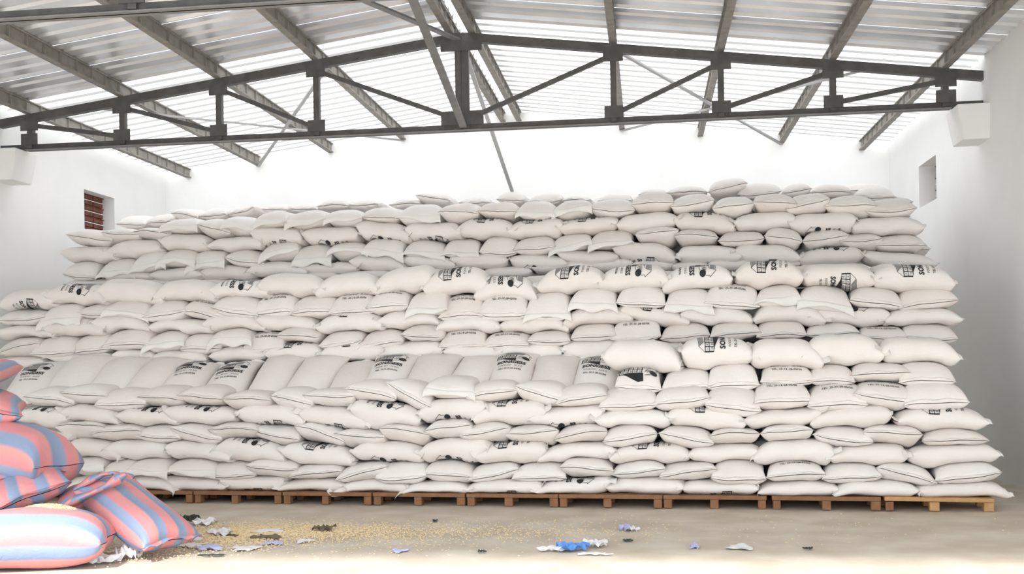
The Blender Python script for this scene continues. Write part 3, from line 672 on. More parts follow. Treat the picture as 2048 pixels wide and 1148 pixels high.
def add_print(o, pv, lettering=True):
    me = np_mesh('printed_drawing', pv, PF[:PN], False)
    me.materials.append(M_INK); me.materials.append(M_GREYINK); me.polygons.foreach_set('material_index', PM[:PN])
    po = bpy.data.objects.new('printed_drawing', me); COL.objects.link(po); po.parent = o
    po['label'] = 'black printed drawing of a warehouse'; po['kind'] = 'stuff'
    if lettering:
        used = sorted({i for q in PF[PN:] for i in q}); ix = {k: j for j, k in enumerate(used)}
        me = np_mesh('printed_lettering', pv[used], [tuple(ix[i] for i in q) for q in PF[PN:]], False)
        me.materials.append(M_INK)
        po = bpy.data.objects.new('printed_lettering', me); COL.objects.link(po); po.parent = o
        po['label'] = 'black printed lettering'; po['kind'] = 'stuff'

# ------------------------------------------------------------------ sacks
def spow(x, e): return np.sign(x) * np.abs(x) ** e

class Shape:
    """Filled woven sack: a tube sewn flat at both ends. b runs along the tube, phi around it."""
    def __init__(s, kind, hl, hw, hh, zl, zr, zm, seed, seam_mid=None):
        r = np.random.default_rng(seed)
        s.kind = kind; s.hl = hl; s.hw = hw; s.hh = hh; s.zl = zl; s.zr = zr; s.zm = zm
        s.p = r.uniform(4.0, 6.0) if kind == 'L' else r.uniform(3.0, 4.2)
        s.q = r.uniform(0.50, 0.62); s.sag = None
        s.ph = r.uniform(0, 6.28, 12); s.k = r.uniform(3, 7, 6)
        s.seam_mid = (zl + zr) / 2 if seam_mid is None else seam_mid
        s.ee = r.uniform(0.68, 0.82)
        t = np.linspace(0, math.pi, 120)           # arc length from the crown
        x = hw * 0.95 * spow(np.sin(t), s.ee); z = hh * spow(np.cos(t), s.ee)
        s.arc = np.r_[0, np.cumsum(np.hypot(np.diff(x), np.diff(z)))]; s.t = t
    def H(s, b): return s.hh * np.clip(1 - np.abs(b) ** s.p, 0, 1) ** s.q + 0.004
    def pos(s, b, phi, out=0.0):
        b = np.asarray(b, float); phi = np.asarray(phi, float)
        c = spow(np.cos(phi), s.ee); d = spow(np.sin(phi), s.ee)
        h = s.H(b) + out
        ab = np.abs(b)
        if s.kind == 'L':
            w = s.hw * (0.94 + 0.08 * ab ** 5) + out
            x = s.hl * b
            y = -w * c
            mid = s.zm + (s.zr - s.zl) / 2 * b * ab ** 0.6 + ((s.zl + s.zr) / 2 - s.zm) * ab ** 3
            z = mid + h * d
            wr = np.exp(-(1 - ab) / 0.10)
            z = z + 0.009 * wr * np.sin(phi * 7 + s.ph[0]) * np.minimum(1, (1 - ab) * 12)
            x = x + 0.02 * ab ** 6 * np.sin(c * 2.5 + s.ph[1])
        else:
            w = s.hw * (0.90 + 0.10 * ab ** 4) + out
            x = w * c
            y = s.hl * b
            a = c
            front = np.clip(-b, 0, 1) ** 3.5
            seam = (s.zl + s.zr) / 2 + (s.zr - s.zl) / 2 * a + (s.seam_mid - (s.zl + s.zr) / 2) * (1 - a * a)
            tilt = s.zm + 0.35 * (s.zr - s.zl) / 2 * a
            mid = front * seam + (1 - front) * tilt
            z = mid + h * d
            wr = np.exp(-(1 - ab) / 0.10)
            z = z + 0.010 * wr * np.sin(a * 11 + s.ph[0]) * np.sign(d) * np.minimum(1, (1 - ab) * 10)
            y = y - 0.012 * np.sin(a * 5 + s.ph[1]) * wr
        if s.sag is not None:                          # the underside settles onto the sacks below
            wgt = np.clip(-d, 0, 1) * ((1 - ab ** 8) if s.kind == 'L' else (1 - front) * (1 - ab ** 6))
            z = z - np.interp(x, s.sag[0], s.sag[1]) * wgt
        k = s.k
        dx = 0.012 * np.sin(k[0] * y + s.ph[2] + 3 * z) * np.sin(k[1] * z * 1.5 + s.ph[3])
        dz = 0.010 * np.sin(k[2] * x + s.ph[4]) * np.cos(k[3] * y + s.ph[5]) + 0.004 * np.sin(15 * x + 9 * y + s.ph[6])
        dy = 0.014 * np.sin(k[4] * x + s.ph[7] + 4 * z)
        return np.stack([x + dx * (1 - ab ** 4), y + dy, z + dz], -1)
    def outline(s, x):
        """Heights of the upper and lower outline seen from the front, at local x."""
        if s.kind == 'L':
            b = np.clip(x / s.hl, -1, 1); ab = np.abs(b)
            mid = s.zm + (s.zr - s.zl) / 2 * b * ab ** 0.6 + ((s.zl + s.zr) / 2 - s.zm) * ab ** 3
            h = s.H(b); inside = np.abs(x) < s.hl * 0.97
        else:
            a = np.clip(x / (s.hw * 0.92), -1, 1)
            mid = s.zm + 0.35 * (s.zr - s.zl) / 2 * a
            h = s.hh * (1 - np.abs(a) ** (2 / s.ee)) ** (s.ee / 2); inside = np.abs(x) < s.hw * 0.9
        return mid + h, mid - h, inside
    def mesh(s, name, nb=24, nphi=30):
        tb = np.linspace(-1, 1, nb); b = np.sin(tb * math.pi / 2) * 0.75 + tb * 0.25
        ph = np.linspace(0, 2 * math.pi, nphi, endpoint=False)
        B, P = np.meshgrid(b, ph, indexing='ij')
        v = s.pos(B.ravel(), P.ravel())
        f = []
        for i in range(nb - 1):
            for j in range(nphi):
                j2 = (j + 1) % nphi
                f.append((i * nphi + j, i * nphi + j2, (i + 1) * nphi + j2, (i + 1) * nphi + j))
        if s.kind != 'L': f = [q[::-1] for q in f]
        return v, f
    def print_on(s, code, roll=0.0):
        a = PV[:, 0]; c = PV[:, 1]
        if s.kind == 'L': a = a + (-roll if code in ('UL', 'DR') else roll)      # sack rolled so that one edge of the print faces out
        ang = np.sign(a) * np.interp(np.abs(a), s.arc, s.t)
        if s.kind == 'L':
            up = code[0] == 'U'; left = code[1] == 'L'
            b = (-c if left else c) / s.hl
            base = math.pi / 2 if up else 1.5 * math.pi
            phi = base + (ang if left else -ang)
        else:
            off = {'T': -0.10, 'A': -0.39, 'S': 0.08, 'H': 0.12}[code]
            b = (c + off) / s.hl
            phi = math.pi / 2 - ang
        b = np.clip(b, -0.97, 0.97)
        return s.pos(b, phi, 0.004)

def np_mesh(name, v, f, smooth=True):
    me = bpy.data.meshes.new(name)
    me.from_pydata(np.asarray(v).tolist(), [], f)
    if smooth: me.polygons.foreach_set('use_smooth', [True] * len(me.polygons))
    me.update()
    return me

def ribbon(path, drop, name, m, parent, thick=0.004):
    """Strip of sack cloth: path is (n,3) root points, drop is (n,k,3) points below the root."""
    n, k, _ = drop.shape
    v = np.concatenate([path[:, None, :], drop], 1)
    k1 = k + 1
    top = v.reshape(-1, 3); bot = (v + np.array([0, thick, -thick * 0.3])).reshape(-1, 3)
    f = []
    N = n * k1
    for i in range(n - 1):
        for j in range(k):
            a = i * k1 + j
            f.append((a, a + 1, a + k1 + 1, a + k1)); f.append((N + a, N + a + k1, N + a + k1 + 1, N + a + 1))
    for i in range(n - 1):
        a = i * k1 + k; f.append((a, N + a, N + a + k1, a + k1))
    return link(name, np_mesh(name, np.concatenate([top, bot]), f), m, parent)

def hem(sh, parent, seed, flap=0.0):
    r = np.random.default_rng(seed)
    n = 22
    a = np.linspace(-1, 1, n)
    phi = np.arccos(np.clip(spow(a, 1 / sh.ee), -1, 1))
    root = sh.pos(np.full(n, -0.985), phi)
    if not flap:
        ln = 0.018
        d = np.zeros((n, 2, 3))
        wob = 0.006 * np.sin(a * 9 + r.uniform(0, 6))
        d[:, 0] = root + np.stack([a * 0.006, np.full(n, -ln * 0.5), -0.001 + wob], -1)
        d[:, 1] = root + np.stack([a * 0.014, np.full(n, -ln), -0.003 + wob * 1.3], -1)
        return ribbon(root, d, 'hem', M_HEM, parent)
    style = r.integers(0, 3)
    if style == 0: prof = 0.45 + 0.55 * np.abs(a) ** 1.6
    elif style == 1: prof = 0.6 + 0.4 * a * r.choice([-1, 1]) + 0.12 * np.sin(a * 4)
    else: prof = 0.75 + 0.2 * np.sin(a * 5 + r.uniform(0, 6)) + 0.15 * a * a
    prof = prof * flap
    K = 6
    d = np.zeros((n, K, 3))
    for j in range(K):
        t = (j + 1) / K
        y = -0.035 * np.sin(min(1, t * 1.3) * math.pi / 2) - 0.012 * t * np.sin(a * 6 + r.uniform(0, 1) + j * 0.2)
        d[:, j] = root + np.stack([a * 0.02 * t, y, 0.012 * math.sin(t * 3.1) - prof * t ** 1.25], -1)
    return ribbon(root, d, 'loose_flap', M_HEM, parent)

def ear(sh, side, parent, seed, outer=False):
    """Sewn end that sticks out past the filled part of a sack lying side-on."""
    r = np.random.default_rng(seed)
    n = 9
    c = np.linspace(-0.2, 1.0, n)
    phi = np.arccos(np.clip(spow(c, 1 / sh.ee), -1, 1))
    root = sh.pos(np.full(n, side * 0.97), phi)
    ln = max(0.02, r.uniform(-0.03, 0.10)); bend = r.uniform(-0.06, 0.05)
    if outer: ln, bend = 0.035, -0.005
    d = np.zeros((n, 3, 3))
    for j in range(3):
        t = (j + 1) / 3
        d[:, j] = root + np.stack([side * ln * t * (0.6 + 0.4 * c), -0.03 * t * np.ones(n), bend * t * t * (0.3 + c) + 0.010 * t * np.sin(c * 7 + seed)], -1)
    return ribbon(root, d, 'corner_ear', M_HEM, parent)

ROW_NAME = {'A1': 'bottom row on the pallets', 'A2': 'second row above the pallets', 'A3': 'third row above the pallets', 'A4': 'fourth row above the pallets',
            'A5': 'fifth row above the pallets', 'A6': 'sixth row above the pallets', 'A7': 'front tier seventh row', 'A8': 'big top row of front tier',
            'B1': 'lowest row of middle tier', 'B2': 'second row of middle tier', 'B3': 'third row of middle tier', 'B4': 'fourth row of middle tier', 'B5': 'top row of middle tier',
            'C2': 'lowest row of upper tier', 'C3': 'second row of upper tier', 'C4': 'third row of upper tier', 'C5': 'top row of upper tier', 'D1': 'rearmost rank on top'}
SIDE_NAME = {'L': 'long-side white sack', 'E': 'end-on white sack', 'F': 'flapped white sack'}
def place(i, n):
    return '%s from %s' % ((ORD[i + 1], 'left') if i < (n + 1) // 2 else (ORD[n - i], 'right'))

def filler_pillow(bag, u, v, z, hl, hw, hh, along, seed):
    sh = Shape('L', hl, hw, hh, 0.0, 0.0, 0.0, seed)
    vv, ff = sh.mesh('x', 9, 10)
    if not along: vv = vv[:, [1, 0, 2]]; ff = [q[::-1] for q in ff]
    n = len(bag[0]); bag[0].extend((vv + np.array([u, v, z])).tolist()); bag[1].extend(tuple(n + k for k in q) for q in ff)

FILL = ([], [])
seed = 100
ZMEAN = {}
UG = np.arange(-10.0, 5.0, 0.02)
BELOW = {'A2': 'A1', 'A3': 'A2', 'A4': 'A3', 'A5': 'A4', 'A6': 'A5', 'A7': 'A6', 'A8': 'A7', 'B2': 'B1', 'B3': 'B2', 'B4': 'B3', 'B5': 'B4', 'C3': 'C2', 'C4': 'C3', 'C5': 'C4'}
CROWN = {}
for row, items in ROWS.items():
    dep = ROW_DEPTH[row]
    n = len(items)
    ZMEAN[row] = sum((it[5] + it[6]) / 2 for it in items) / n
    crown = np.full(UG.shape, -9.0)
    for i, (t, u0, z0, u1, z1, zt, zb) in enumerate(items):
        seed += 1
        rs = random.Random(seed)
        jit = rs.uniform(-0.025, 0.025)
        uc = (u0 + u1) / 2; hw = (u1 - u0) / 2
        hh = (zt - zb) / 2 * 1.05; zm = (zt + zb) / 2
        base = zm - hh
        if row == 'C1':
            filler_pillow(FILL, uc, dep + 0.30, zm, hw, 0.26, hh, True, seed)
            continue
        if t == 'L':
            sh = Shape('L', hw, 0.275, hh, z0 - base, z1 - base, zm - base, seed)
            vc = dep + 0.275 + jit
        else:
            zl, zr = z0 - base, z1 - base
            bow = rs.uniform(-0.035, 0.03)
            sh = Shape('E', 0.45, hw, hh, zl, zr, zm - base, seed, (zl + zr) / 2 + bow)
            vc = dep + 0.45 + jit
        top, bot, inside = sh.outline(UG - uc)
        crown = np.where(inside, np.maximum(crown, top + base), crown)
        sup = CROWN[BELOW[row]] if row in BELOW else (np.full(UG.shape, 0.15) if row == 'A1' else None)
        if sup is not None:
            d = np.where(inside & (sup > -5), np.clip(bot + base - sup, -0.05, 0.055), 0.0)
            sh.sag = (UG - uc, np.convolve(d, np.ones(7) / 7, 'same'))
        v_, f_ = sh.mesh('sack_body')
        o = empty('grain_sack', face(uc, vc, base), FACE_ANGLE)
        body = link('sack_body', np_mesh('sack_body', v_, f_), M_SACK, o)
        code = PRINTS.get(row, {}).get(i)
        lab = SIDE_NAME[t] + (' with black print' if code else '') + ', ' + place(i, n) + ' in ' + ROW_NAME[row]
        tag(o, lab, 'sack', 'white sacks in the ' + ROW_NAME[row])
        if t == 'E': hem(sh, o, seed)
        elif t == 'F': hem(sh, o, seed, rs.uniform(0.11, 0.16))
        else:
            for sd in (-1, 1): ear(sh, sd, o, seed + sd, (sd < 0 and i == 0) or (sd > 0 and i == n - 1))
        if code: add_print(body, sh.print_on(code, 0.115 if row in ('B5', 'A8') else 0.02), code != 'A')
    CROWN[row] = crown

# sacks leaning on the ledge of the front tier
for i, (ub, zb, ut, zt, w, mk) in enumerate(SLOPED):
    seed += 1
    p0 = face(ub, 0.55, zb - 0.13); p1 = face(ut, 1.32, zt - 0.07)
    L = (p1 - p0).length + 0.08
    Y = (p1 - p0).normalized(); X = (E_U - Y * E_U.dot(Y)).normalized(); Z = X.cross(Y)
    rs = random.Random(seed * 3); q3 = Matrix.Rotation(rs.uniform(-0.10, 0.07), 3, Z); X = q3 @ X; Y = q3 @ Y
    sh = Shape('E', L / 2, w / 2 * 1.13, rs.uniform(0.16, 0.20), 0.0, 0.0, 0.0, seed, 0.0)
    sh.ee = 0.92; sh.p = 2.3; sh.q = 0.6
    v_, f_ = sh.mesh('grain_sack', 26, 30)
    c = (p0 + p1) / 2
    o = empty('grain_sack', c)
    body = link('sack_body', np_mesh('sack_body', v_, f_), M_SACK, o)
    o.matrix_world = Matrix(((X.x, Y.x, Z.x, c.x), (X.y, Y.y, Z.y, c.y), (X.z, Y.z, Z.z, c.z), (0, 0, 0, 1)))
    n = len(SLOPED)
    tag(o, 'leaning white sack%s, %s on the front tier ledge' % (' with black print' if mk else '', place(i, n)), 'sack', 'white sacks leaning on the ledge')
    # upper sewn edge as a soft flap
    a = np.linspace(-1, 1, 20); phi = np.arccos(np.clip(spow(a, 1 / sh.ee), -1, 1))
    root = sh.pos(np.full(20, 0.985), phi)
    d = np.zeros((20, 2, 3))
    for j in range(2):
        d[:, j] = root + np.stack([a * 0.012, np.full(20, 0.02 * (j + 1)), 0.012 * (j + 1) * np.sin(a * 6 + seed)], -1)
    ribbon(root, d, 'hem', M_HEM, o)
    if mk:
        add_print(body, sh.print_on('S' if mk == 1 else 'H'))

# the hidden body of the stack: the ranks of sacks behind and below the faces one can see
def rank(u0, u1, v, z, hh, s):
    u = u0
    k = 0
    while u < u1:
        filler_pillow(FILL, u + 0.30, v, z, 0.42, 0.33, hh, False, s + k); u += 0.60; k += 1
for row in ROWS:
    its = ROWS[row]
    u0 = min(x[1] for x in its) + 0.15; u1 = max(x[3] for x in its) - 0.55
    back = {'L': 0.55, 'E': 0.9, 'F': 0.9}[its[0][0]]
    rank(u0, u1, ROW_DEPTH[row] + back + 0.36, ZMEAN[row], 0.13, 5000 + len(FILL[0]) % 977)
for k in range(7): rank(-9.2, 3.0, 1.9, 0.28 + 0.225 * k, 0.125, 7000 + k * 50)
for k in range(12): rank(-9.0, 3.2, 3.35, 0.28 + 0.225 * k, 0.125, 8000 + k * 50)
for k in range(3):
    rank(-7.9, 2.9, 4.7 + 0.85 * k, 3.72, 0.13, 9000 + k * 50)
    rank(-7.9, 2.9, 4.7 + 0.85 * k, 3.50, 0.13, 9400 + k * 50)
fo = link('packed_sacks', np_mesh('packed_sacks', FILL[0], FILL[1]), M_SACK)
fo.location = FO; fo.rotation_euler = (0, 0, FACE_ANGLE)
tag(fo, 'white sacks packed in the depth of the stack behind its faces', 'sacks', kind='stuff')

# ------------------------------------------------------------------ striped sacks in the left foreground
def striped(name_label, p0, p1, hw, hh, n, shift, bendz=0.0, seed=1, twist=0.0, blunt=3.4, group='striped sacks heaped at the left'):
    p0 = Vector(p0); p1 = Vector(p1)
    Y = (p1 - p0).normalized(); X = Y.cross(Vector((0, 0, 1))).normalized(); Z = X.cross(Y)
    if twist:
        q = Matrix.Rotation(twist, 3, Y); X = q @ X; Z = q @ Z
    L = (p1 - p0).length
    sh = Shape('E', L / 2, hw, hh, 0, 0, 0, seed, 0.0)
    sh.p = blunt; sh.q = 0.5; sh.ee = 0.85
    nb, nphi = 40, 48
    tb = np.linspace(-1, 1, nb); b = np.sin(tb * math.pi / 2) * 0.7 + tb * 0.3
    ph = np.linspace(0, 2 * math.pi, nphi, endpoint=False)
    B, P = np.meshgrid(b, ph, indexing='ij')
    v = sh.pos(B.ravel(), P.ravel())
    v[:, 2] += bendz * (B.ravel() ** 2)
    wr = 0.014 * np.exp(-(1 - np.abs(B.ravel())) / 0.22) * np.sin(11 * P.ravel() + seed) * np.minimum(1, (1 - np.abs(B.ravel())) * 6)
    v[:, 0] += wr * np.cos(P.ravel()); v[:, 2] += wr * np.sin(P.ravel())
    ring = sh.pos(np.zeros(nphi + 1), np.linspace(0, 2 * math.pi, nphi + 1))      # stripes are woven evenly around the girth
    gl = np.r_[0, np.cumsum(np.linalg.norm(np.diff(ring, axis=0), axis=1))]; gl /= gl[-1]
    f = []; uv = []
    for i in range(nb - 1):
        for j in range(nphi):
            j2 = (j + 1) % nphi
            f.append((i * nphi + j, (i + 1) * nphi + j, (i + 1) * nphi + j2, i * nphi + j2))
            ua, ub_ = gl[j], gl[j + 1]
            va, vb = i / (nb - 1), (i + 1) / (nb - 1)
            uv += [ua, va, ua, vb, ub_, vb, ub_, va]
    me = np_mesh('sack_body', v, f)
    ul = me.uv_layers.new(name='UVMap'); ul.data.foreach_set('uv', uv)
    c = (p0 + p1) / 2
    o = empty('striped_sack', c)
    body = link('sack_body', me, striped_material('striped_weave', n, shift), o)
    sh.mat = body.data.materials[0]
    o.matrix_world = Matrix(((X.x, Y.x, Z.x, c.x), (X.y, Y.y, Z.y, c.y), (X.z, Y.z, Z.z, c.z), (0, 0, 0, 1)))
    tag(o, name_label, 'sack', group)
    return o, sh
def striped_ribbon(o, sh, bb, ln, name, n=20, wave=0.02, up=0.0):
    a = np.linspace(-1, 1, n); phi = np.arccos(np.clip(spow(a, 1 / sh.ee), -1, 1))
    root = sh.pos(np.full(n, bb), phi)
    d = np.zeros((n, 4, 3))
    sg = 1 if bb > 0 else -1
    for j in range(4):
        t = (j + 1) / 4
        d[:, j] = root + np.stack([a * 0.02 * t, np.full(n, sg * ln * t), up * t * t + wave * t * np.sin(a * 7 + ln * 40)], -1)
    r = ribbon(root, d, name, sh.mat, o)
    me = r.data
    ul = me.uv_layers.new(name='UVMap')
    for lp in me.loops:
        co = me.vertices[lp.vertex_index].co
        ul.data[lp.index].uv = (0.25 - co.x / (sh.hw * 4.4), 0.5)
    return r

s6, h6 = striped('big pink and blue striped sack lying across the heap', (-7.0, 9.95, 1.00), (-5.69, 9.70, 0.94), 0.36, 0.30, 6, 0.15, -0.10, 21, 0.0, 8.0)
striped_ribbon(s6, h6, -0.985, 0.05, 'hem')
s4, h4 = striped('striped sack with a stitched seam slanting up below the big one', (-5.80, 9.32, 0.56), (-6.40, 10.10, 0.74), 0.42, 0.18, 8, 0.4, 0.0, 22, -0.36)
striped_ribbon(s4, h4, -0.985, 0.05, 'hem', wave=0.008)
s5, h5 = striped('striped sack end squeezed in behind the slanting sack', (-5.93, 9.58, 0.74), (-6.45, 10.3, 0.82), 0.32, 0.13, 8, 0.7, 0.0, 23, -0.1)
striped_ribbon(s5, h5, -0.985, 0.03, 'hem', wave=0.006)
s7, h7 = striped('pointed striped sack end on top of the heap', (-6.42, 9.58, 1.38), (-6.85, 10.35, 1.46), 0.37, 0.17, 8, 0.1, 0.0, 24, 0.16)
striped_ribbon(s7, h7, -0.985, 0.05, 'hem', wave=0.008)
s8, h8 = striped('topmost striped sack, only its pink corner in view', (-6.62, 9.65, 1.72), (-6.85, 10.45, 1.80), 0.30, 0.13, 7, 0.3, 0.0, 25)
striped_ribbon(s8, h8, -0.985, 0.04, 'hem')
s9, h9 = striped('grey striped sack lying on the floor deep in the heap', (-7.1, 9.9, 0.22), (-5.75, 10.0, 0.20), 0.34, 0.20, 8, 0.6, 0.0, 26)
striped_ribbon(s9, h9, 0.985, 0.04, 'hem')
s3, h3 = striped('open striped sack on the floor with grain showing at its mouth', (-6.15, 8.75, 0.27), (-4.86, 9.08, 0.27), 0.34, 0.265, 6, 0.05, -0.03, 27)
striped_ribbon(s3, h3, -0.985, 0.07, 'gathered_end', wave=0.05)
s1, h1 = striped('pale striped sack slumped in front, its foot on the floor', (-5.34, 9.86, 0.60), (-4.44, 9.45, 0.13), 0.34, 0.20, 8, 0.2, 0.02, 28)
striped_ribbon(s1, h1, 0.985, 0.04, 'hem')
s2, h2 = striped('crumpled striped sack mouth folded over the slumped sack', (-5.72, 9.72, 0.46), (-5.06, 9.86, 0.66), 0.22, 0.13, 6, 0.5, 0.0, 29, 0.2)
# rolled folds of loose cloth
def roll(o, pts, r0, name, m):
    pts = [Vector(p) for p in pts]
    n = len(pts); k = 10; v = []; f = []; uv = []
    for i, p in enumerate(pts):
        d = (pts[min(i + 1, n - 1)] - pts[max(i - 1, 0)]).normalized()
        a = d.cross(Vector((0, 0, 1))).normalized(); b = d.cross(a)
        rr = r0 * (0.75 + 0.35 * math.sin(i * 1.9)) * (0.5 if i in (0, n - 1) else 1)
        for j in range(k):
            t = 2 * math.pi * j / k
            v.append(p + a * rr * math.cos(t) * 1.25 + b * rr * math.sin(t) * (0.7 + 0.2 * math.sin(3 * t + i)))
    bpy.context.view_layer.update(); inv = o.matrix_world.inverted()
    v = [inv @ p for p in v]
    for i in range(n - 1):
        for j in range(k):
            j2 = (j + 1) % k; f.append((i * k + j, i * k + j2, (i + 1) * k + j2, (i + 1) * k + j))
            for (ii, jj) in ((i, j), (i, j + 1), (i + 1, j + 1), (i + 1, j)): uv += [0.35 * ii / 3 + 0.05 * jj / k, jj / k]
    f.append(tuple(range(k))); uv += [0.5, 0.5] * k
    f.append(tuple((n - 1) * k + j for j in reversed(range(k)))); uv += [0.5, 0.5] * k
    me = np_mesh(name, [tuple(p) for p in v], f); ul = me.uv_layers.new(name='UVMap'); ul.data.foreach_set('uv', uv)
    return link(name, me, m, o)
ms = h2.mat
roll(s2, [(-5.50, 9.40, 0.47), (-5.36, 9.38, 0.53), (-5.22, 9.42, 0.60), (-5.10, 9.48, 0.66), (-5.00, 9.52, 0.73), (-4.93, 9.55, 0.77)], 0.065, 'cloth_fold', ms)
roll(s2, [(-5.46, 9.55, 0.62), (-5.32, 9.60, 0.70), (-5.20, 9.64, 0.76), (-5.10, 9.66, 0.77), (-5.0, 9.62, 0.75)], 0.05, 'cloth_fold', ms)
roll(s2, [(-5.62, 9.42, 0.42), (-5.50, 9.36, 0.40), (-5.38, 9.33, 0.42), (-5.25, 9.34, 0.44)], 0.05, 'cloth_fold', ms)

# ------------------------------------------------------------------ grain and litter on the floor
def grains(name, pts, label, size=(0.008, 0.013)):
    v = []; f = []
    octa = np.array([(1, 0, 0), (-1, 0, 0), (0, 1, 0), (0, -1, 0), (0, 0, 1), (0, 0, -1)], float)
    of = [(0, 2, 4), (2, 1, 4), (1, 3, 4), (3, 0, 4), (2, 0, 5), (1, 2, 5), (3, 1, 5), (0, 3, 5)]
    for p in pts:
        s = rng.uniform(*size); a = rng.uniform(0, 6.28); c, sn = math.cos(a), math.sin(a)
        q = octa * np.array([s, s * 0.6, s * 0.5]); q = np.stack([q[:, 0] * c - q[:, 1] * sn, q[:, 0] * sn + q[:, 1] * c, q[:, 2] + s * 0.5], -1) + p
        n = len(v); v.extend(q.tolist()); f.extend(tuple(n + i for i in t) for t in of)
    o = link(name, np_mesh(name, v, f, False), M_GRAIN)
    return tag(o, label, 'grain', kind='stuff')
pts = []
for cx, cy, sx, sy, k in ((-4.35, 10.95, 0.42, 0.35, 3400), (-3.6, 10.95, 0.60, 0.28, 3000), (-4.45, 10.3, 0.40, 0.3, 1600), (-2.9, 10.9, 0.8, 0.4, 1100), (-1.6, 11.0, 0.9, 0.35, 800), (-3.2, 10.3, 1.0, 0.4, 400), (0.8, 11.4, 2.0, 0.6, 160), (-4.9, 9.55, 0.4, 0.2, 500)):
    for _ in range(k): pts.append((rng.normal(cx, sx), rng.normal(cy, sy), 0.0))
pts = [p for p in pts if 8.3 < p[1] < 12.7]
grains('spilled_grain', pts, 'pale yellow grain spilled over the concrete floor')
pts = []
for _ in range(2600):
    r = math.sqrt(rng.uniform(0, 1)); t = rng.uniform(0, 6.28)
    pts.append((-5.42 + 0.30 * r * math.cos(t), 9.02 + 0.16 * r * math.sin(t), 0.485 + 0.06 * (1 - r * r) + rng.uniform(0, 0.008)))
grains('grain_in_sack', pts, 'pale grain heaped in the mouth of the open striped sack', (0.008, 0.012))

def scrap(label, cat, pos, size, m, crumple=0.3, rot=0.0, name='scrap'):
    """Crumpled sheet lying on the floor."""
    r = np.random.default_rng(int(abs(pos[0] * 977 + pos[1] * 131)))
    n = 9
    sx, sy = size
    g = np.linspace(-0.5, 0.5, n)
    X, Y = np.meshgrid(g, g, indexing='ij')
    ang = np.arctan2(Y, X); rad = np.hypot(X, Y)
    edge = 1 + 0.25 * np.sin(3 * ang + r.uniform(0, 6)) + 0.15 * np.sin(5 * ang + r.uniform(0, 6))
    hgt = crumple * min(sx, sy) * (0.5 + 0.5 * np.sin(X * r.uniform(8, 14) + r.uniform(0, 6)) * np.cos(Y * r.uniform(8, 14) + r.uniform(0, 6)) + r.uniform(-0.15, 0.15, X.shape))
    x = X * sx * edge; y = Y * sy * edge
    c, s = math.cos(rot), math.sin(rot)
    top = np.stack([x * c - y * s, x * s + y * c, np.maximum(hgt, 0.0) + 0.004], -1).reshape(-1, 3)
    bot = top - np.array([0, 0, 0.003])
    v = np.concatenate([top, bot]); N = n * n; f = []
    for i in range(n - 1):
        for j in range(n - 1):
            a = i * n + j; f.append((a, a + n, a + n + 1, a + 1)); f.append((N + a, N + a + 1, N + a + n + 1, N + a + n))
    for i in range(n - 1):
        for a, b in ((i * n, (i + 1) * n), (i * n + n - 1, (i + 1) * n + n - 1), (i, i + 1), ((n - 1) * n + i, (n - 1) * n + i + 1)): f.append((a, b, N + b, N + a))
    o = link(name, np_mesh(name, v, f, False), m); o.location = (pos[0], pos[1], 0.0)
    return tag(o, label, cat, 'litter on the floor')
scrap('dark green tangle of litter right of the striped sacks', 'litter', (-5.22, 11.45), (0.16, 0.30), M_LITTER, 0.7, 0, 'litter_tangle')
scrap('crumpled clear plastic beside the dark tangle', 'plastic scrap', (-5.0, 11.5), (0.22, 0.30), M_PLASTIC, 0.25, 0.3, 'plastic_scrap')
scrap('small clear plastic curl just below the dark tangle', 'plastic scrap', (-5.13, 11.1), (0.16, 0.20), M_PLASTIC, 0.3, 0.8, 'plastic_scrap')
scrap('flat grey paper sheet lying in the spilled grain', 'paper', (-4.05, 10.98), (0.28, 0.22), M_PAPER, 0.08, 0.2, 'paper_scrap')
scrap('crumpled pale paper in the grain near the striped sack foot', 'paper', (-4.50, 10.75), (0.20, 0.26), M_PAPER, 0.3, 0.6, 'paper_scrap')
scrap('pale paper strip left of the crumpled one in the grain', 'paper', (-4.72, 10.45), (0.25, 0.20), M_PAPER, 0.12, 0.1, 'paper_scrap')
scrap('brown torn husk at the right end of the grain', 'litter', (-3.47, 11.02), (0.19, 0.16), M_STRAW, 0.4, 0.2, 'husk_scrap')
scrap('brown ring of dry husk in the middle of the grain', 'litter', (-3.92, 10.55), (0.26, 0.16), M_STRAW, 0.2, 0.0, 'husk_scrap')
scrap('thin brown straw scrap above the crumpled paper', 'litter', (-4.35, 10.65), (0.16, 0.07), M_STRAW, 0.3, -0.3, 'husk_scrap')
scrap('small lilac paper disc below the brown ring', 'paper', (-3.74, 10.24), (0.18, 0.16), M_LILAC, 0.06, 0.0, 'paper_scrap')
scrap('white paper flake right of the lilac disc', 'paper', (-3.45, 10.36), (0.15, 0.16), M_PAPER, 0.1, 0.5, 'paper_scrap')
scrap('pale lilac paper at the toe of the slumped sack', 'paper', (-4.52, 10.05), (0.24, 0.18), M_PAPER, 0.12, 0.0, 'paper_scrap')
scrap('second pale paper touching a red thread by the slumped sack', 'paper', (-4.28, 9.93), (0.19, 0.2), M_LILAC, 0.15, 0.4, 'paper_scrap')
scrap('faint white paper sheet on the floor below the grain', 'paper', (-3.90, 9.92), (0.22, 0.22), M_PAPER, 0.06, 0.2, 'paper_scrap')
scrap('thin black strip of litter near the bottom left', 'litter', (-4.08, 9.53), (0.20, 0.05), M_LITTER, 0.3, 0.15, 'litter_strip')
scrap('white crumpled plastic bag against the slumped sack', 'plastic scrap', (-4.83, 9.36), (0.20, 0.22), M_PLASTIC, 0.6, 0.3, 'plastic_scrap')
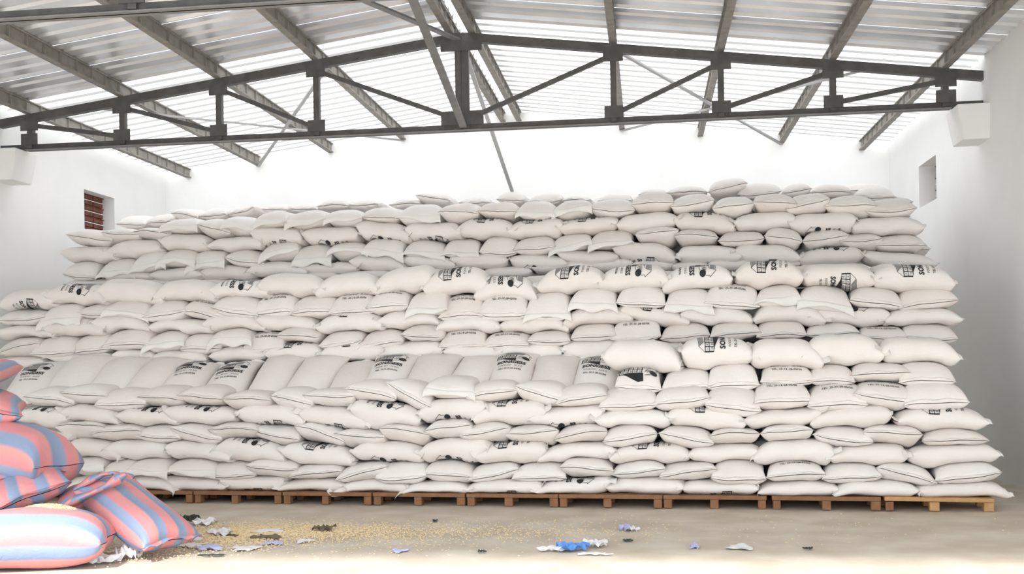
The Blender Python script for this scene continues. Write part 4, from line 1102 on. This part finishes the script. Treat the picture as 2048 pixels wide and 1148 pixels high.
scrap('white plastic heap between the open and the slumped sack', 'plastic scrap', (-5.05, 9.12), (0.42, 0.22), M_PLASTIC, 0.45, 0.1, 'plastic_scrap')
scrap('pale lilac paper alone on the floor left of centre', 'paper', (-2.35, 9.82), (0.13, 0.16), M_LILAC, 0.1, 0.0, 'paper_scrap')
scrap('small black chip on the floor near the centre', 'litter', (-1.56, 9.80), (0.07, 0.05), M_LITTER, 0.4, 0.1, 'litter_chip')
scrap('small dark chip far back on the floor left of centre', 'litter', (-2.39, 11.71), (0.05, 0.09), M_LITTER, 0.4, 0.1, 'litter_chip')
scrap('half blue crumpled wrapper alone on the floor', 'wrapper', (-0.26, 11.14), (0.10, 0.18), M_LILAC, 0.6, 0.0, 'wrapper')
scrap('clear half of a wrapper touching the blue one', 'wrapper', (-0.19, 11.13), (0.08, 0.16), M_PLASTIC, 0.5, 0.4, 'wrapper')
scrap('dark leaf-like chip below the blue wrapper', 'litter', (-0.22, 10.43), (0.08, 0.06), M_LITTER, 0.4, 0.3, 'litter_chip')
scrap('bright blue torn plastic on the sunny floor', 'plastic scrap', (-0.72, 9.95), (0.26, 0.20), M_BLUE, 0.35, 0.2, 'plastic_scrap')
scrap('white plastic tail left of the blue torn plastic', 'plastic scrap', (-0.92, 9.93), (0.22, 0.14), M_PLASTIC, 0.25, 0.1, 'plastic_scrap')
scrap('white paper fold behind the blue torn plastic', 'paper', (-0.51, 10.16), (0.18, 0.18), M_PAPER, 0.35, 0.2, 'paper_scrap')
scrap('white plastic shred right of the blue torn plastic', 'plastic scrap', (-0.50, 9.72), (0.24, 0.08), M_PLASTIC, 0.15, -0.1, 'plastic_scrap')
scrap('small lilac wrapper right of centre', 'wrapper', (0.41, 10.12), (0.08, 0.2), M_LILAC, 0.3, 0.0, 'wrapper')
scrap('pale lilac paper plate on the floor right of centre', 'paper', (0.82, 10.09), (0.19, 0.26), M_PAPER, 0.12, 0.0, 'paper_scrap')
scrap('tiny dark chip at the far right of the floor', 'litter', (1.44, 10.05), (0.08, 0.05), M_LITTER, 0.3, 0.0, 'litter_chip')
